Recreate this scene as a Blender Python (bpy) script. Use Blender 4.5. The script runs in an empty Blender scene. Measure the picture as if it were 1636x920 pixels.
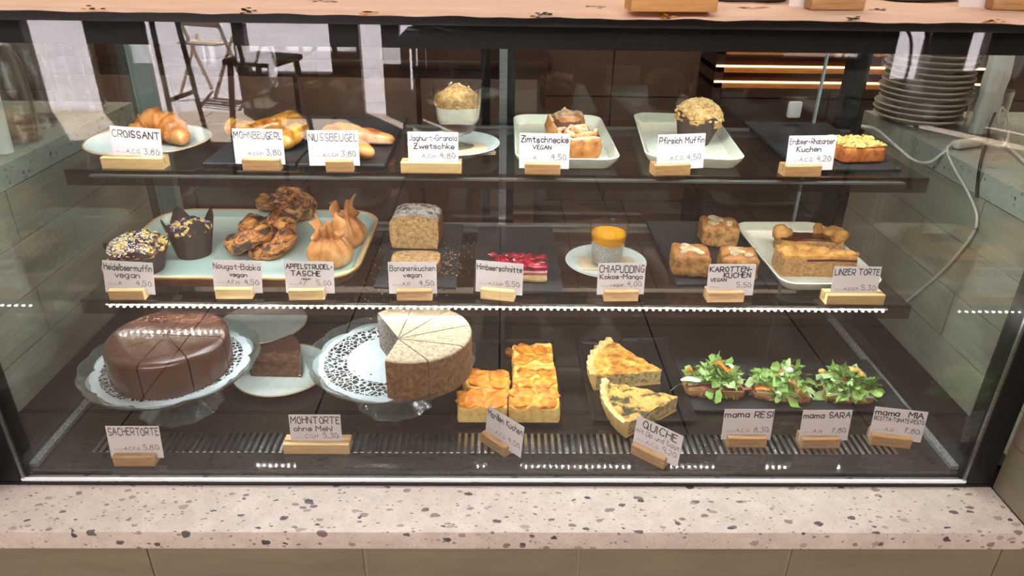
import bpy, bmesh, math, random
from mathutils import Vector, Matrix, noise
S = bpy.context.scene
COL = S.collection
PI = math.pi
rnd = random.Random(7)

# ------------------------------------------------------------------ camera, sky, lights, exposure
F_PX, PITCH, YAW, ROLL = 1151.09, 0.4696, 0.0189, -0.0156
EYE = Vector((-0.0006, -0.7756, 0.6915))
_f = Vector((math.sin(YAW)*math.cos(PITCH), math.cos(YAW)*math.cos(PITCH), -math.sin(PITCH)))
_r = Vector((math.cos(YAW), -math.sin(YAW), 0))
_d = _f.cross(_r)
RT = math.cos(ROLL)*_r + math.sin(ROLL)*_d
DN = -math.sin(ROLL)*_r + math.cos(ROLL)*_d
cam_data = bpy.data.cameras.new('camera')
cam = bpy.data.objects.new('camera', cam_data); COL.objects.link(cam)
cam_data.sensor_width = 36; cam_data.lens = F_PX/1636*36
cam_data.clip_start = 0.02; cam_data.clip_end = 200
m4 = Matrix((RT, -DN, -_f)).transposed().to_4x4(); m4.translation = EYE
cam.matrix_world = m4
S.camera = cam

S.view_settings.view_transform = 'Standard'; S.view_settings.look = 'None'
S.view_settings.gamma = 1; S.view_settings.exposure = 0; S.view_settings.use_curve_mapping = False
S.cycles.max_bounces = 10; S.cycles.transparent_max_bounces = 40
S.cycles.caustics_reflective = False; S.cycles.caustics_refractive = False

world = bpy.data.worlds.new('world'); S.world = world; world.use_nodes = True
wn = world.node_tree.nodes; wl = world.node_tree.links
sky = wn.new('ShaderNodeTexSky'); sky.sky_type = 'NISHITA'; sky.sun_disc = False
sky.sun_elevation = math.radians(38); sky.sun_rotation = math.radians(80)
bg = wn['Background']; bg.inputs['Strength'].default_value = 0.22
wl.new(sky.outputs['Color'], bg.inputs['Color'])

def lamp(name, kind, loc, rot, energy, color=(1, 1, 1), **kw):
    l = bpy.data.lights.new(name, kind); l.energy = energy; l.color = color
    for k, v in kw.items(): setattr(l, k, v)
    o = bpy.data.objects.new(name, l); COL.objects.link(o); o.location = loc; o.rotation_euler = rot
    return o
lamp('sun', 'SUN', (-2, -12, 8), (math.radians(27), 0, math.radians(-35)), 58, (1, .95, .92), angle=.01)
lamp('fill_light_front', 'AREA', (-.4, -2.3, 2.0), (math.radians(30), 0, 0), 118, (1, .88, .81), shape='RECTANGLE', size=3.4, size_y=1.2)  # added area light for unseen cafe lamps, tilted to brighten cards and tiles
lamp('fill_light_kitchen', 'AREA', (.2, 1.5, 2.05), (0, 0, 0), 70, (1, .82, .68), shape='RECTANGLE', size=3.5, size_y=.6)  # added area light without fixture, brightens the kitchen behind the back doors

def at(px, py, z):
    """the point of the horizontal plane z that the photograph shows at a pixel"""
    d = RT*((px-818)/F_PX) + DN*((py-460)/F_PX) + _f
    t = (z-EYE.z)/d.z
    return EYE + d*t

# ------------------------------------------------------------------ materials
def lin(c):
    r = []
    for v in c:
        v = v/255
        r.append(v/12.92 if v <= .04045 else ((v+.055)/1.055)**2.4)
    return (*r, 1)

def base_mat(name):
    m = bpy.data.materials.new(name); m.use_nodes = True
    nt = m.node_tree; return m, nt.nodes, nt.links, nt.nodes['Principled BSDF']

def mat(name, cols, scale=60, rough=.5, bump=0, bscale=None, detail=5, stretch=(1, 1, 1), spec=.5, coat=0, metal=0, sss=0, distort=0, pos=None, rvar=0):
    """noise-mottled surface: cols is one colour or a list spread over the ramp"""
    m, N, L, P = base_mat(name)
    P.inputs['Roughness'].default_value = rough; P.inputs['Metallic'].default_value = metal
    P.inputs['Specular IOR Level'].default_value = spec; P.inputs['Coat Weight'].default_value = coat
    P.inputs['Coat Roughness'].default_value = .12
    if sss:
        P.inputs['Subsurface Weight'].default_value = sss; P.inputs['Subsurface Radius'].default_value = (.01, .006, .003); P.inputs['Subsurface Scale'].default_value = .6
    tc = N.new('ShaderNodeTexCoord'); mp = N.new('ShaderNodeMapping'); mp.inputs['Scale'].default_value = stretch
    L.new(tc.outputs['Object'], mp.inputs['Vector'])
    if isinstance(cols[0], (int, float)): cols = [cols, tuple(max(0, v*.93) for v in cols)]
    nz = N.new('ShaderNodeTexNoise'); nz.inputs['Scale'].default_value = scale; nz.inputs['Detail'].default_value = detail
    nz.inputs['Distortion'].default_value = distort; nz.inputs['Roughness'].default_value = .62
    L.new(mp.outputs['Vector'], nz.inputs['Vector'])
    rp = N.new('ShaderNodeValToRGB'); e = rp.color_ramp.elements
    n = len(cols)
    ps = pos or [.32+.36*i/(n-1) for i in range(n)]
    e[0].position = ps[0]; e[0].color = lin(cols[0]); e[1].position = ps[-1]; e[1].color = lin(cols[-1])
    for i in range(1, n-1):
        k = e.new(ps[i]); k.color = lin(cols[i])
    L.new(nz.outputs['Fac'], rp.inputs['Fac']); L.new(rp.outputs['Color'], P.inputs['Base Color'])
    if bump:
        b = N.new('ShaderNodeBump'); b.inputs['Strength'].default_value = bump; b.inputs['Distance'].default_value = .004
        n2 = N.new('ShaderNodeTexNoise'); n2.inputs['Scale'].default_value = bscale or scale*2; n2.inputs['Detail'].default_value = 6
        L.new(mp.outputs['Vector'], n2.inputs['Vector']); L.new(n2.outputs['Fac'], b.inputs['Height']); L.new(b.outputs['Normal'], P.inputs['Normal'])
    return m

def dusted(m, col=(240, 238, 232), scale=220, cover=.5, low=.2, soft=.06):
    """powder sugar that lies on whatever faces up"""
    N = m.node_tree.nodes; L = m.node_tree.links; P = N['Principled BSDF']
    src = P.inputs['Base Color'].links[0].from_socket
    mx = N.new('ShaderNodeMix'); mx.data_type = 'RGBA'
    tc = N.new('ShaderNodeTexCoord'); nz = N.new('ShaderNodeTexNoise'); nz.inputs['Scale'].default_value = scale; nz.inputs['Detail'].default_value = 8; nz.inputs['Roughness'].default_value = .75
    L.new(tc.outputs['Object'], nz.inputs['Vector'])
    mr = N.new('ShaderNodeMapRange'); mr.inputs['From Min'].default_value = 1-cover-soft; mr.inputs['From Max'].default_value = 1-cover+soft
    L.new(nz.outputs['Fac'], mr.inputs['Value'])
    sp = N.new('ShaderNodeSeparateXYZ'); L.new(tc.outputs['Normal'], sp.inputs['Vector'])
    mz = N.new('ShaderNodeMapRange'); mz.inputs['From Min'].default_value = low; mz.inputs['From Max'].default_value = low+.35; L.new(sp.outputs['Z'], mz.inputs['Value'])
    mu = N.new('ShaderNodeMath'); mu.operation = 'MULTIPLY'; L.new(mr.outputs['Result'], mu.inputs[0]); L.new(mz.outputs['Result'], mu.inputs[1])
    L.new(mu.outputs[0], mx.inputs['Factor']); L.new(src, mx.inputs['A']); mx.inputs['B'].default_value = lin(col)
    L.new(mx.outputs['Result'], P.inputs['Base Color'])
    return m

def glass(name, tint=(1, 1, 1), f0=.04, power=5, rough=0, gain=1.0, milk=0):
    m, N, L, P = base_mat(name); N.remove(P)
    out = N['Material Output']
    tr = N.new('ShaderNodeBsdfTransparent'); tr.inputs['Color'].default_value = (*tint, 1)
    gl = N.new('ShaderNodeBsdfGlossy'); gl.inputs['Roughness'].default_value = rough; gl.inputs['Color'].default_value = (1, 1, 1, 1)
    lw = N.new('ShaderNodeLayerWeight'); lw.inputs['Blend'].default_value = .5
    pw = N.new('ShaderNodeMath'); pw.operation = 'POWER'; pw.inputs[1].default_value = power; L.new(lw.outputs['Facing'], pw.inputs[0])
    ma = N.new('ShaderNodeMath'); ma.operation = 'MULTIPLY_ADD'; ma.inputs[1].default_value = (1-f0)*gain; ma.inputs[2].default_value = f0
    ma.use_clamp = True
    L.new(pw.outputs[0], ma.inputs[0])
    mx = N.new('ShaderNodeMixShader'); L.new(ma.outputs[0], mx.inputs['Fac']); L.new(tr.outputs[0], mx.inputs[1]); L.new(gl.outputs[0], mx.inputs[2])
    if milk:
        tl = N.new('ShaderNodeBsdfDiffuse'); tl.inputs['Color'].default_value = (.8, .93, .9, 1)
        m2 = N.new('ShaderNodeMixShader'); m2.inputs['Fac'].default_value = milk; L.new(mx.outputs[0], m2.inputs[1]); L.new(tl.outputs[0], m2.inputs[2]); mx = m2
    L.new(mx.outputs[0], out.inputs['Surface'])
    return m

def emit(name, col, strength):
    m, N, L, P = base_mat(name)
    P.inputs['Base Color'].default_value = (.8, .8, .8, 1)
    P.inputs['Emission Color'].default_value = (*col, 1); P.inputs['Emission Strength'].default_value = strength
    return m

def terrazzo(name, ground, chips, scale=1.0):
    m, N, L, P = base_mat(name)
    P.inputs['Roughness'].default_value = .38; P.inputs['Specular IOR Level'].default_value = .4
    tc = N.new('ShaderNodeTexCoord')
    nz = N.new('ShaderNodeTexNoise'); nz.inputs['Scale'].default_value = 25*scale; nz.inputs['Detail'].default_value = 8; nz.inputs['Roughness'].default_value = .8
    L.new(tc.outputs['Object'], nz.inputs['Vector'])
    rp = N.new('ShaderNodeValToRGB'); rp.color_ramp.elements[0].position = .3; rp.color_ramp.elements[1].position = .7
    rp.color_ramp.elements[0].color = lin(tuple(v*.9 for v in ground)); rp.color_ramp.elements[1].color = lin(tuple(min(255, v*1.06) for v in ground))
    L.new(nz.outputs['Fac'], rp.inputs['Fac'])
    cur = rp.outputs['Color']
    wob = N.new('ShaderNodeTexNoise'); wob.inputs['Scale'].default_value = 90*scale; wob.inputs['Detail'].default_value = 2
    L.new(tc.outputs['Object'], wob.inputs['Vector'])
    for k, (sc, size, share, c0, c1) in enumerate(chips):
        ad = N.new('ShaderNodeVectorMath'); ad.operation = 'MULTIPLY_ADD'
        L.new(wob.outputs['Color'], ad.inputs[0]); ad.inputs[1].default_value = (.014/scale*40/sc,)*3; L.new(tc.outputs['Object'], ad.inputs[2])
        mp = N.new('ShaderNodeMapping'); mp.inputs['Rotation'].default_value = (.3*k, .2, .5+k); mp.inputs['Scale'].default_value = (.75, 1.35, 1.0); mp.inputs['Location'].default_value = (k*3.1, k, 0)
        L.new(ad.outputs[0], mp.inputs['Vector'])
        vo = N.new('ShaderNodeTexVoronoi'); vo.inputs['Scale'].default_value = sc*scale; vo.inputs['Randomness'].default_value = 1
        L.new(mp.outputs[0], vo.inputs['Vector'])
        sp = N.new('ShaderNodeSeparateColor'); L.new(vo.outputs['Color'], sp.inputs[0])
        th = N.new('ShaderNodeMath'); th.operation = 'MULTIPLY_ADD'; th.inputs[1].default_value = size*.6; th.inputs[2].default_value = size*.45; L.new(sp.outputs[1], th.inputs[0])
        lt = N.new('ShaderNodeMath'); lt.operation = 'LESS_THAN'; L.new(vo.outputs['Distance'], lt.inputs[0]); L.new(th.outputs[0], lt.inputs[1])
        gt = N.new('ShaderNodeMath'); gt.operation = 'LESS_THAN'; gt.inputs[1].default_value = share; L.new(sp.outputs[0], gt.inputs[0])
        mu = N.new('ShaderNodeMath'); mu.operation = 'MULTIPLY'; L.new(lt.outputs[0], mu.inputs[0]); L.new(gt.outputs[0], mu.inputs[1])
        cm = N.new('ShaderNodeMix'); cm.data_type = 'RGBA'; L.new(sp.outputs[2], cm.inputs['Factor']); cm.inputs['A'].default_value = lin(c0); cm.inputs['B'].default_value = lin(c1)
        mx = N.new('ShaderNodeMix'); mx.data_type = 'RGBA'; L.new(mu.outputs[0], mx.inputs['Factor']); L.new(cur, mx.inputs['A']); L.new(cm.outputs['Result'], mx.inputs['B'])
        cur = mx.outputs['Result']
    L.new(cur, P.inputs['Base Color'])
    return m

def streaks(name, c0, c1, c2, scale=40, dist=8, rough=.35, coat=.2, stretch=(1, 1, 1), bump=.3):
    """swirled dough: bands of filling between bands of crumb"""
    m, N, L, P = base_mat(name); P.inputs['Roughness'].default_value = rough; P.inputs['Coat Weight'].default_value = coat; P.inputs['Coat Roughness'].default_value = .2
    tc = N.new('ShaderNodeTexCoord'); mp = N.new('ShaderNodeMapping'); mp.inputs['Scale'].default_value = stretch; L.new(tc.outputs['Object'], mp.inputs['Vector'])
    w = N.new('ShaderNodeTexWave'); w.inputs['Scale'].default_value = scale; w.inputs['Distortion'].default_value = dist; w.inputs['Detail'].default_value = 3; w.inputs['Detail Scale'].default_value = 2
    L.new(mp.outputs[0], w.inputs['Vector'])
    rp = N.new('ShaderNodeValToRGB'); e = rp.color_ramp.elements
    e[0].position = .25; e[0].color = lin(c0); e[1].position = .8; e[1].color = lin(c2); k = e.new(.5); k.color = lin(c1)
    L.new(w.outputs['Fac'], rp.inputs['Fac']); L.new(rp.outputs['Color'], P.inputs['Base Color'])
    b = N.new('ShaderNodeBump'); b.inputs['Strength'].default_value = bump; b.inputs['Distance'].default_value = .004; L.new(w.outputs['Fac'], b.inputs['Height']); L.new(b.outputs['Normal'], P.inputs['Normal'])
    return m

M = {}
M['black'] = mat('black_metal', (16, 15, 16), rough=.35)
M['bar'] = mat('charcoal_metal', (44, 44, 47), rough=.4)
M['inner_black'] = mat('black_sheet', (9, 9, 10), rough=.5)
M['steel'] = mat('brushed_steel', [(150, 155, 155), (190, 195, 195)], scale=30, stretch=(1, 1, 30), rough=.3, metal=1)
M['alu'] = mat('satin_aluminium', [(205, 222, 220), (190, 206, 205)], rough=.4, metal=.4)
M['dark_steel'] = mat('dark_tray_steel', [(46, 41, 37), (56, 50, 45)], scale=20, stretch=(1, 6, 1), rough=.06, metal=.35)
M['pane'] = glass('window_glass', (.955, .965, .96), f0=.045)
M['side_pane'] = glass('green_tinted_glass', (.94, .965, .955), f0=.06)
M['back_pane'] = glass('door_glass', (.86, .87, .86), f0=.05)
M['shelf'] = glass('shelf_glass', (.80, .80, .79), f0=.035, gain=.9)
M['rail'] = glass('rail_acrylic', (.66, .62, .59), f0=.05, rough=.05)
M['clear'] = glass('clear_glass', (.985, .992, .987), f0=.05, gain=1.0, power=2.6)
M['pressed'] = glass('pressed_glass', (.90, .96, .945), f0=.09, gain=1.0, power=1.9, rough=.08, milk=.035)
M['led'] = emit('led_diodes', (.95, 1, 1), 300); M['led_low'] = emit('lower_led_diodes', (.95, 1, 1), 430); M['led_top'] = emit('roof_led_diodes', (.95, 1, .99), 1350)
M['edge_glow'] = emit('glass_edge_glow', (.82, .93, .95), .22)  # emission put in for the LED light that the bottom glass edge catches
M['warm_glow'] = emit('warm_glow_line', (1, .62, .28), 5)  # added glow, stands in for the shine of brightly lit wooden slats
M['terrazzo'] = terrazzo('pink_terrazzo', (206, 195, 186), [(300, .26, .55, (150, 132, 122), (176, 158, 146)), (150, .30, .34, (128, 112, 105), (160, 146, 138)), (75, .38, .30, (112, 100, 96), (168, 154, 146)), (62, .33, .14, (72, 67, 68), (104, 97, 95))])
M['terrazzo_side'] = terrazzo('grey_green_terrazzo', (168, 170, 158), [(260, .3, .5, (136, 136, 126), (152, 152, 142)), (110, .32, .3, (104, 104, 98), (136, 138, 128)), (80, .30, .16, (60, 62, 60), (86, 88, 84))])
M['tile'] = mat('olive_tile', [(120, 112, 94), (138, 128, 109)], scale=6, rough=.28, stretch=(1, 1, 4))
M['side_tile'] = mat('grey_green_tile', [(146, 141, 126), (166, 160, 144)], scale=10, stretch=(1, 1, 10), rough=.4)
M['grout'] = mat('grey_grout', (150, 138, 120), rough=.8)
M['oak'] = mat('oak_wood', [(150, 108, 66), (176, 134, 88), (196, 156, 108)], scale=26, stretch=(1, 9, 9), rough=.55, bump=.1)
M['pale_oak'] = mat('pale_pine_wood', [(196, 158, 104), (220, 186, 132)], scale=22, stretch=(1, 9, 9), rough=.55, bump=.1)
M['bamboo'] = mat('bamboo_wood', [(196, 140, 82), (216, 164, 104)], scale=20, stretch=(1, 8, 12), rough=.5)
M['paper'] = mat('card_paper', [(226, 218, 218), (220, 211, 212)], scale=8, rough=.7)
M['ink'] = mat('black_ink', (24, 20, 24), rough=.6)
M['grey_ink'] = mat('grey_print', (150, 142, 144), rough=.7)
M['faint_ink'] = mat('grey_pen', (92, 84, 88), rough=.7)
M['slate'] = mat('slate_stone', [(34, 35, 38), (48, 49, 52)], scale=30, rough=.42, bump=.25, bscale=120)
M['black_plastic'] = mat('black_tray_plastic', [(30, 28, 28), (38, 36, 36)], rough=.25)
M['porcelain'] = mat('white_porcelain', (222, 234, 228), rough=.18, coat=.3)
M['enamel'] = mat('cream_enamel', (232, 234, 214), rough=.25, coat=.3)
M['channel'] = mat('channel_steel', [(150, 153, 152), (190, 193, 192)], scale=40, rough=.22, metal=1)
M['strip'] = mat('perforated_strip', [(96, 99, 98), (150, 154, 152)], scale=600, detail=1, rough=.45, metal=.3, pos=[.45, .55])
M['mint'] = mat('mint_enamel', [(176, 204, 198), (190, 214, 208)], scale=5, rough=.22, coat=.4)
M['walnut'] = mat('walnut_wood', [(96, 60, 36), (140, 98, 62), (164, 120, 78)], scale=18, stretch=(1, 7, 7), rough=.45)
M['rim_gold'] = mat('tan_rim', (178, 152, 112), rough=.35)
M['napkin'] = mat('kraft_napkin', [(198, 180, 146), (210, 194, 162)], rough=.9)
M['white_napkin'] = mat('white_napkin', [(224, 222, 212), (232, 230, 222)], rough=.9)
M['brown_paper'] = mat('dark_brown_paper', [(52, 36, 30), (68, 48, 40)], scale=40, rough=.6, bump=.2)
# foods
M['croissant'] = mat('croissant_crust', [(150, 84, 36), (196, 128, 66), (222, 168, 104)], scale=45, rough=.3, coat=.25, bump=.3)
M['beugel'] = mat('glazed_golden_crust', [(140, 70, 20), (198, 132, 52), (224, 176, 84)], scale=38, rough=.2, coat=.6, bump=.15, bscale=60)
M['nuss'] = mat('glazed_brown_crust', [(156, 84, 34), (196, 124, 60), (214, 152, 88)], scale=40, rough=.22, coat=.5, bump=.15, bscale=60)
M['granola'] = mat('granola_crumb', [(130, 92, 48), (186, 146, 92), (214, 182, 128)], scale=90, rough=.8)
M['yogurt'] = mat('white_yogurt', (240, 232, 208), rough=.4)
M['plum'] = mat('plum_compote', [(84, 30, 28), (112, 46, 40)], scale=50, rough=.3)
M['roll'] = mat('cinnamon_roll_dough', [(118, 68, 30), (178, 116, 60), (204, 152, 94)], scale=55, rough=.5, coat=.05, bump=.5)
dusted(M['roll'], col=(208, 180, 146), scale=70, cover=.58, low=.45, soft=.12)
M['cinnamon'] = mat('cinnamon_filling', [(60, 34, 20), (96, 58, 32)], scale=80, rough=.5)
M['glaze'] = mat('sugar_glaze', [(196, 168, 122), (222, 206, 176)], scale=60, rough=.25, coat=.3)
M['crumble'] = mat('butter_crumble', [(172, 132, 76), (212, 176, 116), (230, 202, 146)], scale=120, rough=.85)
M['yellow_crumble'] = mat('yellow_crumble', [(198, 160, 76), (228, 198, 112), (240, 220, 150)], scale=120, rough=.85)
M['fruit_sponge'] = mat('strawberry_sponge', [(116, 52, 30), (172, 96, 44), (206, 138, 66)], scale=70, rough=.6)
M['muffin'] = mat('muffin_crumb', [(60, 42, 60), (132, 88, 50), (196, 148, 86)], scale=70, rough=.7, bump=.4)
M['peach_cake'] = mat('peach_muffin_crumb', [(150, 104, 56), (190, 144, 86), (212, 170, 112)], scale=70, rough=.7, bump=.4)
M['blueberry'] = mat('blueberry_skin', [(34, 30, 60), (56, 48, 84)], scale=80, rough=.45)
M['sugar'] = mat('icing_sugar', (244, 242, 240), rough=.9)
M['babka'] = mat('chocolate_babka_dough', [(46, 28, 26), (78, 46, 34), (166, 98, 42), (206, 142, 70), (226, 180, 112)], scale=75, rough=.5, coat=.12, bump=.9, bscale=160, distort=.8, stretch=(1, .45, 1.5), pos=[.37, .44, .49, .58, .68])
M['phyllo'] = mat('phyllo_pastry', [(158, 90, 36), (208, 144, 80), (236, 194, 138)], scale=26, rough=.5, coat=.1, bump=.3, bscale=50)
M['banana'] = mat('banana_bread_crumb', [(140, 100, 60), (184, 146, 96), (206, 172, 122)], scale=130, rough=.85, bump=.5, bscale=260)
M['banana_crust'] = dusted(mat('banana_bread_crust', [(120, 74, 36), (164, 110, 58)], scale=60, rough=.6, bump=.3), cover=.52, scale=90, low=.3)
M['banana_side'] = mat('banana_bread_side', [(130, 82, 42), (176, 124, 70)], scale=90, rough=.7, bump=.3)
M['raspberry'] = mat('raspberry_jelly', [(70, 2, 14), (140, 10, 34), (176, 30, 58)], scale=70, rough=.12, coat=.8, bump=.3)
M['pink_cream'] = mat('pink_cream', [(214, 112, 140), (232, 168, 170)], scale=50, rough=.5)
M['sponge'] = mat('pale_sponge', [(206, 168, 110), (226, 196, 142)], scale=160, rough=.85, bump=.3)
M['mango'] = mat('mango_puree', [(236, 150, 6), (246, 178, 22)], scale=40, rough=.2, coat=.3)
M['carrot'] = mat('carrot_cake_crumb', [(116, 76, 36), (176, 128, 70), (204, 160, 100)], scale=90, rough=.8, bump=.6, bscale=160)
M['carrot_top'] = mat('carrot_cake_top', [(150, 92, 44), (190, 132, 76)], scale=60, rough=.5, bump=.4)
M['linzer'] = mat('linzer_crumb', [(138, 96, 58), (178, 136, 90), (196, 156, 108)], scale=170, rough=.85, bump=.5, bscale=260)
M['linzer_top'] = mat('linzer_crust', [(150, 94, 40), (194, 138, 68), (214, 166, 98)], scale=70, rough=.6, bump=.5)
M['jam'] = mat('dark_jam', [(60, 28, 16), (96, 46, 26)], scale=60, rough=.2, coat=.5)
M['choc'] = mat('chocolate_icing', [(70, 46, 36), (84, 56, 44)], scale=20, rough=.24, coat=.5, bump=.03)
M['choc_crumb'] = mat('chocolate_sponge', [(70, 46, 34), (106, 74, 56), (126, 92, 72)], scale=120, rough=.85, bump=.5, bscale=200)
M['poppy'] = mat('poppy_seed_crumb', [(50, 46, 46), (110, 102, 98), (168, 160, 152)], scale=260, rough=.9)
M['poppy_crust'] = dusted(mat('poppy_cake_crust', [(82, 54, 32), (118, 82, 50), (140, 102, 66)], scale=140, rough=.8, bump=.3), col=(186, 174, 148), cover=.58, scale=170, low=.35, soft=.12)
M['apricot_dough'] = mat('apricot_cake_crust', [(214, 146, 54), (238, 192, 94), (246, 214, 134)], scale=38, rough=.5, bump=.3)
M['apricot_crumb'] = mat('apricot_cake_crumb', [(226, 178, 92), (240, 208, 128), (246, 222, 158)], scale=110, rough=.8, bump=.3)
M['apricot'] = mat('baked_apricot', [(176, 86, 20), (232, 140, 32), (242, 172, 60)], scale=60, rough=.38, coat=.12, bump=.5, bscale=150)
M['quiche'] = mat('quiche_filling', [(128, 72, 26), (184, 118, 46), (214, 158, 70), (226, 190, 104), (190, 124, 50)], scale=55, rough=.45, coat=.15, bump=.6, bscale=140, pos=[.32, .43, .52, .6, .72])
M['quiche_green'] = mat('spinach_quiche_filling', [(34, 44, 24), (70, 70, 34), (188, 140, 64), (218, 178, 98), (184, 116, 50)], scale=40, rough=.45, coat=.15, bump=.6, bscale=140, pos=[.36, .43, .48, .58, .70])
M['quiche_cut'] = mat('quiche_cut_side', [(96, 88, 58), (186, 164, 112), (232, 216, 168)], scale=130, rough=.6, bump=.3)
M['shortcrust'] = mat('shortcrust_edge', [(216, 176, 104), (238, 212, 150)], scale=60, rough=.6, bump=.2)
M['bread'] = mat('bread_crust', [(96, 62, 34), (148, 104, 62), (186, 146, 98)], scale=120, rough=.85, bump=.7)
M['cheese'] = mat('cheese_slice', (226, 190, 108), rough=.45)
M['ham'] = mat('dark_ham', [(112, 48, 50), (150, 78, 74)], scale=40, rough=.35)
M['arugula'] = mat('rocket_leaf', [(92, 130, 54), (128, 168, 78), (164, 198, 114)], scale=40, rough=.6)
M['arugula_pale'] = mat('pale_rocket_leaf', [(154, 188, 114), (190, 216, 156)], scale=40, rough=.6)
M['carrot_shaving'] = mat('carrot_shaving', [(230, 110, 20), (240, 140, 46)], rough=.4)
M['shaved_cheese'] = mat('white_cheese', (224, 232, 218), rough=.4)
M['walnut_nut'] = mat('walnut_kernel', [(140, 92, 52), (190, 146, 96)], scale=90, rough=.7, bump=.5)
M['tomato'] = mat('tomato_skin', (150, 40, 30), rough=.25)
M['dark_wood'] = mat('dark_stained_wood', [(44, 28, 20), (64, 42, 30)], scale=14, stretch=(1, 8, 8), rough=.4)
M['mid_wood'] = mat('light_beech_wood', [(222, 202, 180), (232, 216, 196)], scale=12, stretch=(8, 8, 1), rough=.5)
M['white_plastic'] = mat('white_plastic', (214, 208, 198), rough=.4)
M['black_rubber'] = mat('black_cable', (28, 26, 26), rough=.5)
M['brass'] = mat('warm_plank_wood', [(176, 116, 62), (206, 148, 90)], scale=10, stretch=(1, 8, 8), rough=.5)
M['floor_tile'] = mat('brown_floor_tile', [(82, 68, 58), (104, 86, 74)], scale=4, rough=.35)
M['cafe_tile'] = mat('warm_grey_floor_tile', [(172, 155, 141), (188, 170, 155)], scale=4, rough=.4)
M['floor_grout'] = mat('dark_floor_grout', (34, 28, 26), rough=.8)
M['plaster'] = mat('warm_plaster', [(150, 128, 116), (160, 138, 124)], scale=3, rough=.9)
M['dark_wall'] = mat('brown_wall_tile', [(92, 74, 62), (108, 88, 74)], scale=3, rough=.4)
M['paving'] = mat('pale_street_paving', [(168, 160, 168), (186, 178, 184)], scale=3, rough=.9)

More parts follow.
